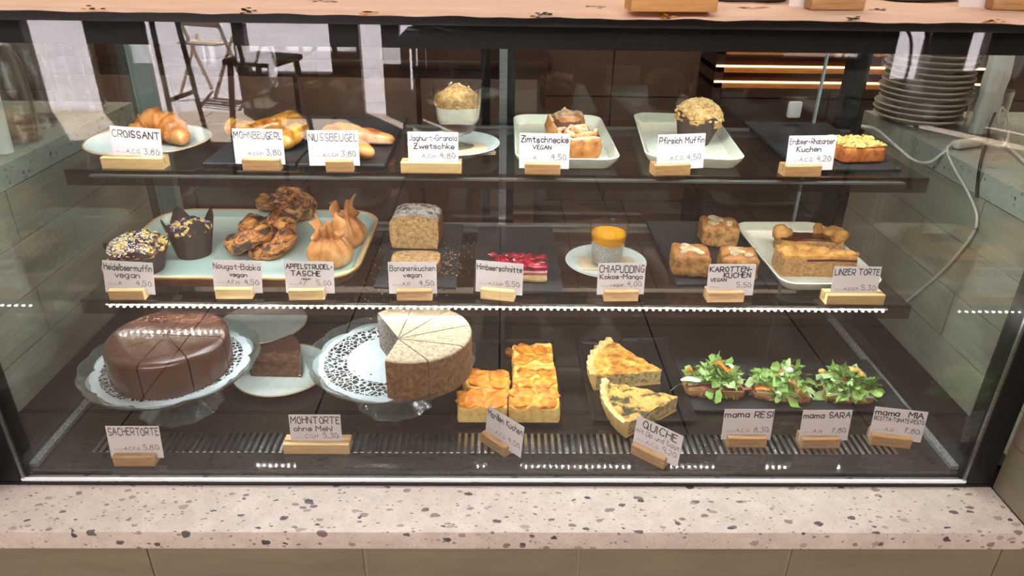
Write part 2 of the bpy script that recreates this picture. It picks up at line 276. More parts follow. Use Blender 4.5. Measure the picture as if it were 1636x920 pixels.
# ------------------------------------------------------------------ mesh helpers
class MB:
    def __init__(s): s.v = []; s.f = []; s.m = []
    def add(s, vs, fs, mi=0):
        o = len(s.v); s.v += [tuple(p) for p in vs]
        for f in fs: s.f.append(tuple(i+o for i in f)); s.m.append(mi)
        return s
    def box(s, x0, x1, y0, y1, z0, z1, mi=0):
        return s.add([(x0, y0, z0), (x1, y0, z0), (x1, y1, z0), (x0, y1, z0), (x0, y0, z1), (x1, y0, z1), (x1, y1, z1), (x0, y1, z1)],
                     [(0, 3, 2, 1), (4, 5, 6, 7), (0, 1, 5, 4), (1, 2, 6, 5), (2, 3, 7, 6), (3, 0, 4, 7)], mi)
    def lathe(s, prof, n=48, c=(0, 0), wob=None, mi=0, caps=True, arc=None, flip=False):
        """prof: (r,z); wob(theta, r, z, k)->(r,z)"""
        vs = []; a0, a1 = arc or (0, 2*PI); N = n if arc is None else n+1
        for k, (r, z) in enumerate(prof):
            for i in range(N):
                t = a0+(a1-a0)*i/n; rr, zz = (r, z) if wob is None else wob(t, r, z, k)
                vs.append((c[0]+rr*math.cos(t), c[1]+rr*math.sin(t), zz))
        fs = []
        for k in range(len(prof)-1):
            for i in range(n):
                j = (i+1) % N; fs.append((k*N+i, k*N+j, (k+1)*N+j, (k+1)*N+i))
        if caps and arc is None:
            if prof[0][0] > 1e-6: fs.append(tuple(range(n))[::-1])
            if prof[-1][0] > 1e-6: fs.append(tuple((len(prof)-1)*N+i for i in range(n)))
        return s.add(vs, fs, mi)
    def loft(s, rings, mi=0, cap0=True, cap1=True, mis=None):
        n = len(rings[0]); vs = [p for r in rings for p in r]; o = len(s.v); s.v += [tuple(p) for p in vs]
        for k in range(len(rings)-1):
            for i in range(n):
                j = (i+1) % n; s.f.append((o+k*n+i, o+k*n+j, o+(k+1)*n+j, o+(k+1)*n+i)); s.m.append(mis[k] if mis else mi)
        if cap0: s.f.append(tuple(o+i for i in range(n))[::-1]); s.m.append(mis[0] if mis else mi)
        if cap1: s.f.append(tuple(o+(len(rings)-1)*n+i for i in range(n))); s.m.append(mis[-1] if mis else mi)
        return s
    def tube(s, pts, rad, n=10, mi=0, flat=1.0, up=(0, 0, 1), closed=False):
        """rad: number or list; flat: height over width of the section"""
        pts = [Vector(p) for p in pts]; K = len(pts)
        rad = [rad]*K if isinstance(rad, (int, float)) else rad
        rings = []
        for k in range(K):
            a = pts[(k-1) % K] if (closed or k) else pts[k]; b = pts[(k+1) % K] if (closed or k < K-1) else pts[k]
            t = (b-a); t = t.normalized() if t.length > 1e-9 else Vector((1, 0, 0))
            u = Vector(up); sd = t.cross(u)
            if sd.length < 1e-3: sd = t.cross(Vector((0, 1, 0)))
            sd.normalize(); w = sd.cross(t)
            rings.append([pts[k]+sd*rad[k]*math.cos(2*PI*i/n)+w*rad[k]*flat*math.sin(2*PI*i/n) for i in range(n)])
        if closed: rings.append(rings[0]); return s.loft(rings, mi, False, False)
        return s.loft(rings, mi)
    def blob(s, c, r, sub=2, amp=0, sc=40, seed=0, mi=0, flatz=None, rot=0):
        bm = bmesh.new(); bmesh.ops.create_icosphere(bm, subdivisions=sub, radius=1)
        r = (r, r, r) if isinstance(r, (int, float)) else r
        vs = []; cr, sr = math.cos(rot), math.sin(rot)
        for v in bm.verts:
            p = Vector((v.co.x*r[0], v.co.y*r[1], v.co.z*r[2]))
            if amp: p += v.co.normalized()*amp*noise.noise(p*sc+Vector((seed*3.7, seed*1.3, seed)))
            if flatz is not None: p.z = max(p.z, flatz)
            vs.append((c[0]+p.x*cr-p.y*sr, c[1]+p.x*sr+p.y*cr, c[2]+p.z))
        s.add(vs, [tuple(v.index for v in f.verts) for f in bm.faces], mi); bm.free()
        return s
    def rbox(s, x0, x1, y0, y1, z0, z1, bev=.004, seg=3, sub=0, amp=0, sc=60, seed=0, mi=0, matf=None):
        bm = bmesh.new(); bmesh.ops.create_cube(bm, size=1)
        for v in bm.verts: v.co = Vector(((x0+x1)/2+v.co.x*(x1-x0), (y0+y1)/2+v.co.y*(y1-y0), (z0+z1)/2+v.co.z*(z1-z0)))
        if sub: bmesh.ops.subdivide_edges(bm, edges=bm.edges[:], cuts=sub, use_grid_fill=True)
        c = Vector(((x0+x1)/2, (y0+y1)/2, (z0+z1)/2)); h = Vector(((x1-x0)/2, (y1-y0)/2, (z1-z0)/2))
        if sub:
            for v in bm.verts:       # round the edges by pulling points onto a rounded box
                p = v.co-c; q = Vector([max(-h[i]+bev, min(h[i]-bev, p[i])) for i in range(3)]); d = p-q
                if d.length > 1e-9: p = q+d.normalized()*min(d.length, bev)
                v.co = c+p
            bm.normal_update()
            if amp:
                for v in bm.verts: v.co += v.normal*amp*noise.fractal(v.co*sc+Vector((seed*5.1, seed*2.3, seed)), .8, 2, 3)
        else:
            bmesh.ops.bevel(bm, geom=bm.edges[:], offset=bev, segments=seg, affect='EDGES', profile=.5)
        bm.normal_update(); bm.verts.index_update()
        o = len(s.v); s.v += [tuple(v.co) for v in bm.verts]
        for f in bm.faces:
            s.f.append(tuple(o+v.index for v in f.verts)); s.m.append(matf(f.normal, f.calc_center_median()) if matf else mi)
        bm.free(); return s
    def xf(s, mtx):
        s.v = [tuple(mtx @ Vector(p)) for p in s.v]; return s
    def obj(s, name, mats, parent=None, loc=(0, 0, 0), rot=(0, 0, 0), smooth=True, sharp=40):
        me = bpy.data.meshes.new(name); me.from_pydata(s.v, [], s.f)
        mats = mats if isinstance(mats, (list, tuple)) else [mats]
        for k in mats: me.materials.append(M[k] if isinstance(k, str) else k)
        me.polygons.foreach_set('material_index', s.m)
        me.polygons.foreach_set('use_smooth', [smooth]*len(s.f)); me.update()
        bm = bmesh.new(); bm.from_mesh(me); bmesh.ops.recalc_face_normals(bm, faces=bm.faces); bm.to_mesh(me); bm.free()
        if smooth: me.set_sharp_from_angle(angle=math.radians(sharp))
        o = bpy.data.objects.new(name, me); COL.objects.link(o); o.location = loc; o.rotation_euler = rot
        if parent is not None: o.parent = parent
        return o

def tag(o, label, cat, group=None):
    o['label'] = label; o['category'] = cat
    if group: o['group'] = group
    return o
def struct(o): o['kind'] = 'structure'; return o
def thing(name, label, cat, loc, rz=0, group=None):
    o = bpy.data.objects.new(name, None); COL.objects.link(o); o.empty_display_size = .02
    o.location = loc; o.rotation_euler = (0, 0, rz)
    return tag(o, label, cat, group)
def dup(root, loc, rz, label, group=None):
    r = root.copy(); COL.objects.link(r); r.location = loc; r.rotation_euler = (0, 0, rz); r['label'] = label
    if group: r['group'] = group
    for ch in list(root.children):
        c = ch.copy(); COL.objects.link(c); c.parent = r
        for g in list(ch.children):
            d = g.copy(); COL.objects.link(d); d.parent = c
    return r

def rrect(w, d, r, z, n=6, c=(0, 0)):
    pts = []
    for (sx, sy, a) in ((1, 1, 0), (-1, 1, PI/2), (-1, -1, PI), (1, -1, 1.5*PI)):
        for i in range(n+1):
            t = a+PI/2*i/n; pts.append((c[0]+sx*(w/2-r)+r*math.cos(t), c[1]+sy*(d/2-r)+r*math.sin(t), z))
    return pts
def smooth_path(pts, k=6):
    pts = [Vector(p) for p in pts]; out = []
    P = [pts[0]*2-pts[1]]+pts+[pts[-1]*2-pts[-2]]
    for i in range(1, len(P)-2):
        a, b, c, d = P[i-1:i+3]
        for j in range(k):
            t = j/k
            out.append(.5*((2*b)+(c-a)*t+(2*a-5*b+4*c-d)*t*t+(3*b-a-3*c+d)*t**3))
    out.append(pts[-1]); return out

# ------------------------------------------------------------------ setting
ZF = -.75                       # floor of the shop
Z1, Z2, Z0 = .363, .175, .008    # the two glass shelves and the base of the case
ZS = .385                       # the side worktops
def tiled(name, x0, x1, y0, y1, z0, nx, ny, gap, mt, grout, thick=.008, off=0):
    mb = MB(); mb.box(x0, x1, y0, y1, z0-thick-.05, z0-.002, 1)
    w = (x1-x0)/nx; d = (y1-y0)/ny
    for i in range(nx):
        for j in range(ny):
            mb.box(x0+i*w+gap/2, x0+(i+1)*w-gap/2, y0+j*d+gap/2, y0+(j+1)*d-gap/2, z0-thick, z0, 0)
    return struct(mb.obj(name, [mt, grout], smooth=False))
tiled('floor', -4.2, 4.2, -5.3, .62, ZF, 14, 10, .008, 'cafe_tile', 'floor_grout')
tiled('floor_kitchen', -4.2, 4.2, .62, 3.2, ZF, 24, 8, .008, 'floor_tile', 'floor_grout')
struct(MB().box(-9, 9, -16, -5.3, ZF-.1, ZF-.02).obj('pavement', 'paving', smooth=False))
mb = MB()
for j in range(14): mb.box(-9, 9, -15.5+j*.75, -15.49+j*.75, ZF-.03, ZF-.019)
for i in range(20): mb.box(-9+i*.95, -8.99+i*.95, -16, -5.3, ZF-.03, ZF-.019)
struct(mb.obj('trim_1', 'grout', smooth=False))
struct(MB().box(-4.3, 4.3, -5.4, 3.4, 2.2, 2.35).obj('ceiling', 'plaster', smooth=False))
struct(MB().box(-4.4, -4.2, -5.3, 3.4, ZF, 2.2).obj('wall_left', 'plaster', smooth=False))
struct(MB().box(4.2, 4.4, -5.3, 3.4, ZF, 2.2).obj('wall_right', 'plaster', smooth=False))
mb = MB().box(-4.4, 4.4, 3.21, 3.4, ZF, 2.2, 1)
for i in range(14):
    for j in range(10): mb.box(-4.2+i*.6+.004, -4.2+(i+1)*.6-.004, 3.2, 3.22, ZF+j*.3+.004, ZF+(j+1)*.3-.004, 0)
struct(mb.obj('wall_back', ['dark_wall', 'floor_grout'], smooth=False))
# street front: piers between the glazed openings (x ranges of the openings, sill height)
OPEN = [(-3.75, -3.27, ZF), (-2.83, -2.12, ZF), (-2.03, -1.36, -.42), (-1.13, -.95, ZF), (-.81, -.70, ZF+.2), (3.16, 3.42, -.42), (3.75, 3.9, -.35)]
mb = MB(); x = -4.2
for (a, b, sill) in OPEN:
    mb.box(x, a, -5.3, -5.2, ZF, 2.2); x = b
    if sill > ZF: mb.box(a, b, -5.3, -5.2, ZF, sill)
    mb.box(a, b, -5.3, -5.2, 1.5, 2.2)
mb.box(x, 4.2, -5.3, -5.2, ZF, 2.2)
struct(mb.obj('wall_front', 'dark_wood', smooth=False))
for k, (a, b, sill) in enumerate(OPEN):
    struct(MB().box(a, b, -5.255, -5.25, sill, 1.5).obj('window_%d' % (k+1), 'pane', smooth=False))

# counter: ledge in front, tiled front, side blocks with their own worktops
outl = [(-1.4, -.094), (1.4, -.094), (1.4, -.079), (.69, -.079), (.69, .6), (-.69, .6), (-.69, -.079), (-1.4, -.079)]
def inset(p, e): return (p[0], p[1]+(e if p[1] < -.09 else 0))
tag(MB().loft([[(*inset(p, e), z) for p in outl] for e, z in ((.0015, -.036), (0, -.0345), (0, -.0085), (.0008, -.0067), (.0025, -.006))]).obj('terrazzo_ledge', 'terrazzo'), 'pinkish terrazzo ledge with dark pebble chips under the glass cake display', 'worktop')
def tile_wall(name, quads, grout_box, mts):
    mb = MB(); mb.box(*grout_box, 1)
    for b in quads: mb.box(*b, 0)
    return struct(mb.obj(name, mts, smooth=False))
xs = [-1.4, -1.036, -.75, -.464, -.179, .108, .393, .679, .965, 1.4]
tile_wall('wall_counter', [(xs[i]+.0025, xs[i+1]-.0025, -.076, -.06, z0+.0025, z1-.0025) for i in range(len(xs)-1) for z0, z1 in ((-.33, -.04), (-.62, -.33), (ZF, -.62))], (-1.4, 1.4, -.0735, .6, ZF, -.0365), ['tile', 'grout'])
ys = [-.078, .06, .2, .34, .48, .62]
zr = [-.006, .07, .165, .26, .345]
ZS = .356; XW = .748
for side, sx in (('left_counter', -1), ('right_counter', 1)):
    mb = MB(); xa = XW+.002
    mb.box(*sorted((sx*(xa+.002), sx*1.5)), -.009, .69, -.005, ZS-.037, 1)
    mb.box(*sorted((sx*.6935, sx*1.5)), -.076, -.011, -.005, ZS-.037, 1)
    zr = [-.006, .075, .155, .237, ZS-.037]
    for i in range(len(zr)-1):
        o = 0 if i % 2 else .14
        yy = sorted(set([-.008, .69]+[round(-.008+o+.28*k, 3) for k in range(3)]))
        for a, b in zip(yy, yy[1:]):
            if b-a > .01: mb.box(*sorted((sx*xa, sx*(xa+.01))), a+.001, b-.001, zr[i]+.001, zr[i+1]-.001, 0)
        mb.box(*sorted((sx*.6915, sx*.70)), -.078, -.0105, zr[i]+.001, zr[i+1]-.001, 2)
        for k in range(3):
            mb.box(*sorted((sx*(.6945+.28*k), sx*(.9685+.28*k))), -.078, -.07, zr[i]+.001, zr[i+1]-.001, 2)
    struct(mb.obj('wall_'+side, ['side_tile', 'grout', 'tile'], smooth=False))
for nm, sx, lab in (('worktop', -1, 'grey-green terrazzo worktop carrying the glass carafes left of the display'), ('worktop', 1, 'grey-green terrazzo worktop carrying the plate stack right of the display')):
    ol = [(sx*a_, b_) for a_, b_ in ((.69, -.09), (1.5, -.09), (1.5, .705), (XW, .705), (XW, -.011), (.69, -.011))]
    tag(MB().loft([[(*p_, z_) for p_ in ol] for z_ in (ZS-.036, ZS)]).obj(nm, 'terrazzo_side', smooth=False), lab, 'worktop')

# ------------------------------------------------------------------ display case
case = thing('display_case', 'black framed glass cake display with two glass shelves', 'display case', (0, 0, 0))
W = .65
MB().box(-W-.004, W+.004, -.003, .003, .004, .5975).obj('front_glass', 'pane', case, smooth=False)
for sx in (-1, 1):
    MB().box(*sorted((sx*.652, sx*.658)), .004, .545, .004, .58).obj('side_glass', 'side_pane', case, smooth=False)
    MB().box(*sorted((sx*.6545, sx*.6885)), -.008, .03, -.005, .6).obj('post', 'black', case, smooth=False)
    MB().box(*sorted((sx*.6495, sx*.6545)), -.006, -.0031, -.004, .5975).obj('glass_edge', 'steel', case, smooth=False)
    MB().box(*sorted((sx*.6405, sx*.6515)), .012, .52, Z0, Z0+.006).obj('side_strip', 'strip', case, smooth=False)
    MB().box(*sorted((sx*.625, sx*.66)), .546, .57, 0, .575).obj('corner_post', 'alu' if sx < 0 else 'black', case, smooth=False)
mb = MB().box(-.69, .69, -.014, .585, .5985, .6095)
mb.obj('top_bar', 'bar', case, smooth=False)
mb = MB().box(-.652, .652, .0035, .03, .574, .598).box(-.652, .652, .03, .58, .59, .598).box(-.652, .652, .5, .58, .56, .59)
mb.obj('top_housing', 'inner_black', case, smooth=False)
MB().box(-W-.004, W+.004, -.007, -.0031, -.0002, .0034).obj('bottom_edge', 'edge_glow', case, smooth=False)
MB().box(-.69, .69, -.009, -.0071, -.0055, -.001).obj('gasket', 'black', case, smooth=False)
# base sheet with a row of slots near the front
mb = MB(); x0, x1 = -.65, .65; ya, yb = .045, .088
mb.box(x0, x1, .004, ya, .001, Z0); mb.box(x0, x1, yb, .545, .001, Z0)
n = 118; p = 1.16/n; xs0 = -.58
mb.box(x0, xs0, ya, yb, .001, Z0); mb.box(-xs0, x1, ya, yb, .001, Z0)
mb.obj('base_sheet', 'dark_steel', case, smooth=False)
mb = MB()
for i in range(n+1): mb.rbox(xs0+i*p-.0027, xs0+i*p+.0027, ya-.001, yb+.001, .003, Z0+.0006, .0006, 1)
mb.obj('slot_grille', 'channel', case, smooth=False)
MB().box(-.6, .6, .04, .093, -.004, 0).obj('drain_channel', 'inner_black', case, smooth=False)
for sx in (-1, 1): MB().box(*sorted((sx*.6515, sx*.748)), .03, .7, -.0055, .0005).obj('base_flange', 'inner_black', case, smooth=False)
def led_strip(y, z, w, n, mt, deep=False):
    mb = MB().box(-w, w, y-(.0029 if deep else .005), y+.005, z, z+.003, 0)
    for i in range(n):
        x = -w+.008+(2*w-.016)*i/(n-1)
        if deep: mb.box(x-.0011, x+.0011, y-.0054, y-.0030, z-.0012, z+.0001, 1)
        else: mb.add([(x-.0022, y-.0015, z-.0006), (x-.0022, y+.0015, z-.0006), (x+.0022, y+.0015, z-.0006), (x+.0022, y-.0015, z-.0006)], [(0, 1, 2, 3)], 1)
    mb.obj('led_strip', ['alu', mt], case, smooth=False)
led_strip(.20, .584, .62, 118, 'led_top')
for zs, yf, pw in ((Z1, .2336, 'led'), (Z2, .1875, 'led_low')):
    mb = MB().box(-.63, .63, yf+.004, .505, zs-.006, zs)
    sh = mb.obj('shelf', 'shelf', case, smooth=False)
    MB().box(-.63, .63, yf, yf+.004, zs-.021, zs+.0015).obj('front_rail', 'rail', sh, smooth=False)
    MB().box(-.63, .63, .505, .515, zs-.012, zs+.002).obj('back_rail', 'steel', sh, smooth=False)
    led_strip(yf+.012, zs-.0115, .6, 114, pw, zs == Z2)
# sliding doors at the back
for (xa, xb, y) in ((-.65, .022, .53), (-.022, .65, .54)):
    d = MB().box(xa, xb, y-.002, y+.002, .01, .572).obj('sliding_door', 'back_pane', case, smooth=False)
    MB().box(xa, xb, y-.004, y+.004, .56, .575).obj('door_frame', 'black', d, smooth=False)
    MB().box(xa, xb, y-.004, y+.004, .003, .014).obj('door_frame', 'black', d, smooth=False)
    e = xb if xa < -.1 else xa
    MB().box(e-.014, e+.002, y-.005, y+.005, .01, .572).obj('door_stile', 'black', d, smooth=False)
    if xa < -.1: MB().box(-.004, .010, y-.0065, y-.0055, .014, .56).obj('door_edge', 'steel', d, smooth=False)
    else:
        MB().box(.574, .577, y-.004, y+.004, .014, .56).obj('door_stile', 'alu', d, smooth=False)
        MB().rbox(.52, .545, y-.012, y-.002, .38, .41, .004, 2).obj('door_handle', 'white_plastic', d)

# ------------------------------------------------------------------ handwriting
G = {'A': '023962 1555', 'B': '0209 0949585746064655534202', 'C': '584929180513224253', 'D': '0209 093958544202', 'E': '490902 42 0636', 'F': '490902 0636', 'G': '5849291805132242535535', 'H': '0902 5952 0656', 'I': '0902', 'J': '4943321203',
 'K': '0902 590652', 'L': '090242', 'M': '0209356962', 'N': '02095259', 'O': '39180513224253564839', 'P': '0209 094958564505', 'Q': '39180513224253564839 4461', 'R': '0209 094958564505 2552', 'S': '584929181625455453422213', 'T': '0969 3932', 'U': '090412425459',
 'V': '093269', 'W': '0922364269', 'X': '0962 6902', 'Y': '0935 6935 3532', 'Z': '09590252 1646',
 'a': '4616050312324446 4642', 'b': '0902 0516364543321203', 'c': '45160503123243', 'd': '4616050312324446 4942', 'e': '04444536160503123243', 'f': '49392822 0646', 'g': '4616050312324446 46413010', 'h': '0902 0516364542', 'i': '0602 0809', 'j': '2621100 ', 'k': '0902 460442', 'l': '0902',
 'm': '0602 0516263532 3546566562', 'n': '0602 0516364542', 'o': '26160503123243453626', 'p': '0600 0516364543321203', 'r': '0602 05163645', 's': '45361605143443321203', 't': '28233242 0646', 'u': '0603123244 4642', 'v': '062246', 'w': '0612355266', 'z': '06460242',
 '0': '29180413223243473829', '1': '072922', '2': '08193948460242', '3': '0949264543321203', '4': '290545 3832', '5': '490906364543321203', '7': '094912 1636', '8': '2607183948362605031232434536', '9': '48391908061535464842',
 ',': '1301', '.': '0203', '-': '0535', '€': '4829190704123243 0636 0535'}
G['E'] = '49090242 0636'; G['F'] = '490902 0636'
def text_width(t):
    w = 0
    for ch in t:
        w += 4 if ch == ' ' else max(int(c) for c in G[ch].replace(' ', '')[0::2])+1.8
    return w-1.8
def write(mb, t, x, z, h, pen, y, mi=0, r=None, jig=.38):
    """single-stroke marker lettering; h is the cap height"""
    u = h/7
    for ch in t:
        if ch == ' ': x += 4*u; continue
        strokes = G[ch].split(' '); wd = max(int(c) for c in G[ch].replace(' ', '')[0::2])
        jx, jz, sl = (r.uniform(-jig, jig), r.uniform(-jig, jig), r.uniform(-.04, .06)) if r else (0, 0, 0)
        for s in strokes:
            pts = [(x+(int(s[i])+jx)*u+sl*(int(s[i+1])-2)*u, z+(int(s[i+1])-2+jz)*u) for i in range(0, len(s)-1, 2)]
            for k in range(len(pts)):
                if k:
                    (a, b), (c, d) = pts[k-1], pts[k]; L = math.hypot(c-a, d-b) or 1e-6; nx, nz = -(d-b)/L*pen/2, (c-a)/L*pen/2
                    mb.add([(a+nx, y, b+nz), (a-nx, y, b-nz), (c-nx, y, d-nz), (c+nx, y, d+nz)], [(0, 1, 2, 3)], mi)
                a, b = pts[k]
                mb.add([(a+pen/2*math.cos(q*PI/3), y-.00003, b+pen/2*math.sin(q*PI/3)) for q in range(6)], [(0, 1, 2, 3, 4, 5)], mi)
        x += (wd+1.8)*u
    return x

CW, CH = .073, .051
def price_card(what, z, L, R, cpx, lines, allerg, price, wood='oak', big=False, tilt=0, lab=None, faint=False, lean=7):
    """L,R: photo pixels of the block's two front bottom corners; cpx: photo x of the card's middle"""
    a = at(*L, z); b = at(*R, z); d = b-a; w = d.length; yaw = math.atan2(d.y, d.x)
    dep, hh = (.024, .0165)
    mid = (a+b)/2
    prof = [(0, 0), (0, hh-.001), (.001, hh), (.0085, hh), (.0085, .006), (.0112, .006), (.0112, hh), (dep-.001, hh), (dep, hh-.001), (dep, 0)]
    mb = MB(); rings = [[(x, p, q) for p, q in prof] for x in (-w/2, -w/2+.0008, w/2-.0008, w/2)]
    rings[0] = [(x, .0006+p*.95, q*.97) for x, p, q in rings[0]]; rings[3] = [(x, .0006+p*.95, q*.97) for x, p, q in rings[3]]
    mb.loft(rings)
    o = mb.obj('card_holder', wood, loc=(mid.x, mid.y, z), rot=(0, 0, yaw), smooth=False)
    tag(o, 'small slotted %s block holding the %s price card' % ('pale pine' if wood == 'pale_oak' else 'oak', what), 'card holder', 'wooden card holders')
    n = Vector((-math.sin(yaw), math.cos(yaw), 0)); t = Vector((math.cos(yaw), math.sin(yaw), 0))
    pxm = (L[0]+R[0])/2; s = w/math.hypot(R[0]-L[0], R[1]-L[1])
    base = mid+n*.0098+t*(cpx-pxm)*s
    mb = MB().box(-CW/2, CW/2, -.00018, .00018, 0, CH)
    c = mb.obj('price_card', 'paper', loc=(base.x, base.y, z+.0068), rot=(math.radians(-lean), math.radians(tilt), yaw), smooth=False)
    tag(c, lab or 'handwritten white price card reading %s' % what, 'price card', 'handwritten price cards')
    r = random.Random(what); mb = MB(); y = -.00032
    for (t_, cx, zb, h, pen) in lines:
        wd = text_width(t_)*h*CH/7
        k = min(1, .94*CW/wd); hh2 = h*CH
        u0 = max(-.47*CW, min(.47*CW-wd*k, cx*CW-CW/2-wd*k/2))
        tm = MB(); write(tm, t_, 0, 0, hh2, pen, y, 0, r)
        tm.v = [(u0+p[0]*k, p[1], zb*CH+p[2]) for p in tm.v]
        mb.add(tm.v, tm.f)
    zz = .26
    write(mb, 'Allergene', -CW*.43, CH*zz, CH*.045, .00022, y, 1)
    if allerg:
        ah = min(.105, .29*CW*7/text_width(allerg)/CH); write(mb, allerg, -CW*.22, CH*zz, CH*ah, .0006, y, 2 if faint else 0, r)
    if price:
        write(mb, price, CW*.14, CH*zz, CH*.155, .0008, y, 2 if faint else 0, r)
        write(mb, '€', CW*.43, CH*zz, CH*.08, .0004, y, 1)
    mb.obj('handwriting', ['ink', 'grey_ink', 'faint_ink'], c, smooth=False)
    return c
P1, P2, P3 = .0016, .0012, .0008
def one(t, h=.2, z=.72, x=.5, pen=P1): return [(t, x, z, h, pen)]
price_card('CROISSANT', Z1, (163, 269), (261, 271), 218, one('CROISSANT', .19, .70, .42), 'A,C,G', '3,80', 'pale_oak', tilt=3)
price_card('MOHNBEUGERL', Z1, (388, 272), (448, 273), 414, one('MOHNBEUGERL', .19, .72, .46), 'A,C,G,H', '3,80')
price_card('NUSSBEUGEL', Z1, (521, 275), (564, 275), 534, one('NUSSBEUGEL', .20, .70, .5), 'A,C,G,H', '3,80')
price_card('Joghurt-Granola Zwetschke', Z1, (640.6, 277), (737, 278), 692, [('Joghurt-Granola', .52, .76, .15, P2), ('Zwetschke', .52, .53, .15, P2)], 'A,G,H', '4,80', 'pale_oak')
price_card('Zimtschnecke', Z1, (838, 279), (895, 280), 869, [('Zimtschnecke', .48, .74, .18, P1), ('VEGAN', .45, .55, .11, P2)], 'A', '4,50')
price_card('Pfirsich Muffin', Z1, (1045.6, 282), (1102.5, 279.5), 1089, one('Pfirsich Muffin', .17, .74), 'A,C,G', '4,50')
price_card('Erdbeer-Rhabarber Kuchen', Z1, (1253, 283), (1311, 282), 1295, [('Erdbeer-Rhabarber', .5, .76, .15, P2), ('Kuchen', .45, .54, .15, P2)], 'A,C,G', '4,20')
price_card('Heidelbeermuffin', Z2, (175.3, 480), (231.7, 479.6), 206, [('Heidelbeermuffin', .5, .72, .19, P1), ('vegan', .47, .50, .18, P2)], 'A', '4,50', 'pale_oak', tilt=4)
price_card('Nougat-Babka', Z2, (345, 477.5), (403, 477.5), 379, [('Nougat-Babka', .5, .72, .17, P2), ('vegan', .52, .49, .13, P2)], 'A,F,H', '4,50', 'pale_oak', tilt=3)
price_card('APFELSTRUDEL-TASCHE', Z2, (462, 479.5), (518.4, 478.7), 495, [('APFELSTRUDEL-', .47, .76, .14, P1), ('TASCHE', .42, .54, .15, P1), ('vegan', .42, .42, .07, P3)], 'A,F', '5,00', 'pale_oak', tilt=2, faint=True)
price_card('Bananenkuchen', Z2, (634, 480), (690.5, 480), 659.5, [('Bananenkuchen', .5, .72, .17, P2), ('vegan', .5, .53, .14, P2)], 'A,P', '4,50')
price_card('Himbeerschnitte', Z2, (767.5, 477), (821, 482), 795, one('Himbeerschnitte', .17, .72, .5), 'A,C,G,H', '5,50', 'pale_oak')
price_card('CHIAPUDDING Kokos-Mango', Z2, (965, 481.4), (1019.4, 481), 992, [('CHIAPUDDING', .5, .70, .22, P1), ('Kokos-Mango', .5, .50, .14, P2)], 'vegan', '4,00')
price_card('KAROTTEN-KUCHEN', Z2, (1130, 483), (1187.6, 482.6), 1167, [('KAROTTEN-', .46, .76, .15, P1), ('KUCHEN', .62, .57, .15, P1), ('VEGAN', .23, .45, .10, P2)], '', '5,50', 'oak')
price_card('LINZER TORTE', Z2, (1319, 487), (1411.5, 487), 1365, one('LINZER TORTE', .18, .74, .5), 'A,G,G,H', '5,30', 'pale_oak')
price_card('SACHERTORTE', Z0, (182.6, 744.8), (247.8, 744.8), 217, one('SACHERTORTE', .22, .72, .48), 'A,C,F,G', '5,80')
price_card('MOHNTORTE ohne Mehl', Z0, (453.6, 725), (559, 725), 505, [('MOHNTORTE', .5, .72, .21, P1), ('ohne Mehl', .45, .48, .16, P2)], 'C,G,H', '5,30', 'pale_oak')
price_card('Marillen Kuchen', Z0, (767.8, 705), (806, 730.6), 797, one('Marillen Kuchen', .19, .70, .5), 'A,C,G', '4,50', tilt=0)
price_card('QUICHE mit Dip und Salat', Z0, (1007, 724), (1059, 750), 1040, [('QUICHE', .52, .72, .22, P1), ('mit Dip und Salat', .5, .50, .14, P3)], 'A,C,G', '9,20', tilt=0, faint=True)
price_card('mama RESI', Z0, (1161.7, 714.5), (1223.4, 715), 1193, one('mama RESI', .19, .74, .42), 'A,C,G', '8,30')
price_card('mama SARA', Z0, (1280, 716.4), (1340.7, 716), 1317, one('mama SARA', .18, .74, .47), 'A,N', '7,80')
price_card('mama MIA RICOTTA-TOMATE-PESTO', Z0, (1390.7, 710), (1454, 717.3), 1430, [('mama  MIA', .46, .76, .18, P1), ('RICOTTA-TOMATE-PESTO', .52, .58, .12, P2)], 'A,G', '7,80')

# ------------------------------------------------------------------ crockery and trays
def plate(name, label, cat, c, r, z, mt='porcelain', rim='rim_gold', h=.016, group=None):
    t = thing(name, label, cat, (c[0], c[1], z), 0, group)
    MB().lathe([(r*.5, .0), (r*.56, .0), (r*.60, .003), (r*.97, h-.001), (r*.985, h), (r*.975, h+.001), (r*.80, h*.62), (r*.62, .0048), (r*.3, .0042), (0, .004)], 56).obj('dish', mt, t)
    if rim: MB().lathe([(r*.972, h+.0006), (r*.99, h-.0004), (r*1.0, h+.0006), (r*.985, h+.0022), (r*.972, h+.0012), (r*.972, h+.0006)], 56, caps=False).obj('rim', rim, t)
    return t
def enamel_tray(label, c, w, d, z, rz, h=.017, mt='enamel'):
    rings = []
    for (dw, zz, r) in ((-.022, 0, .02), (-.004, h*.7, .026), (0, h, .028), (-.003, h+.0012, .027), (-.006, h, .026), (-.012, h*.5, .024), (-.024, .0032, .018)):
        rings.append(rrect(w+dw, d+dw, r, zz))
    o = MB().loft(rings).obj('serving_tray', mt, loc=(c[0], c[1], z), rot=(0, 0, rz))
    return tag(o, label, 'tray')
def slate(label, c, w, d, z, rz=0, h=.006):
    mb = MB(); r = random.Random(label); n = 14; out = []
    for i in range(4*n):
        s, t = divmod(i, n); t = t/n
        x, y = [(-w/2+w*t, -d/2), (w/2, -d/2+d*t), (w/2-w*t, d/2), (-w/2, d/2-d*t)][s]
        out.append((x+r.uniform(-.0008, .0008), y+r.uniform(-.0008, .0008)))
    mb.loft([[(x*.994, y*.994, 0) for x, y in out], [(x, y, h*.3) for x, y in out], [(x*1.001, y*1.001, h*.7) for x, y in out], [(x*.993, y*.995, h) for x, y in out]])
    return tag(mb.obj('slate_board', 'slate', loc=(c[0], c[1], z), rot=(0, 0, rz), smooth=False), label, 'slate board', 'slate serving boards')
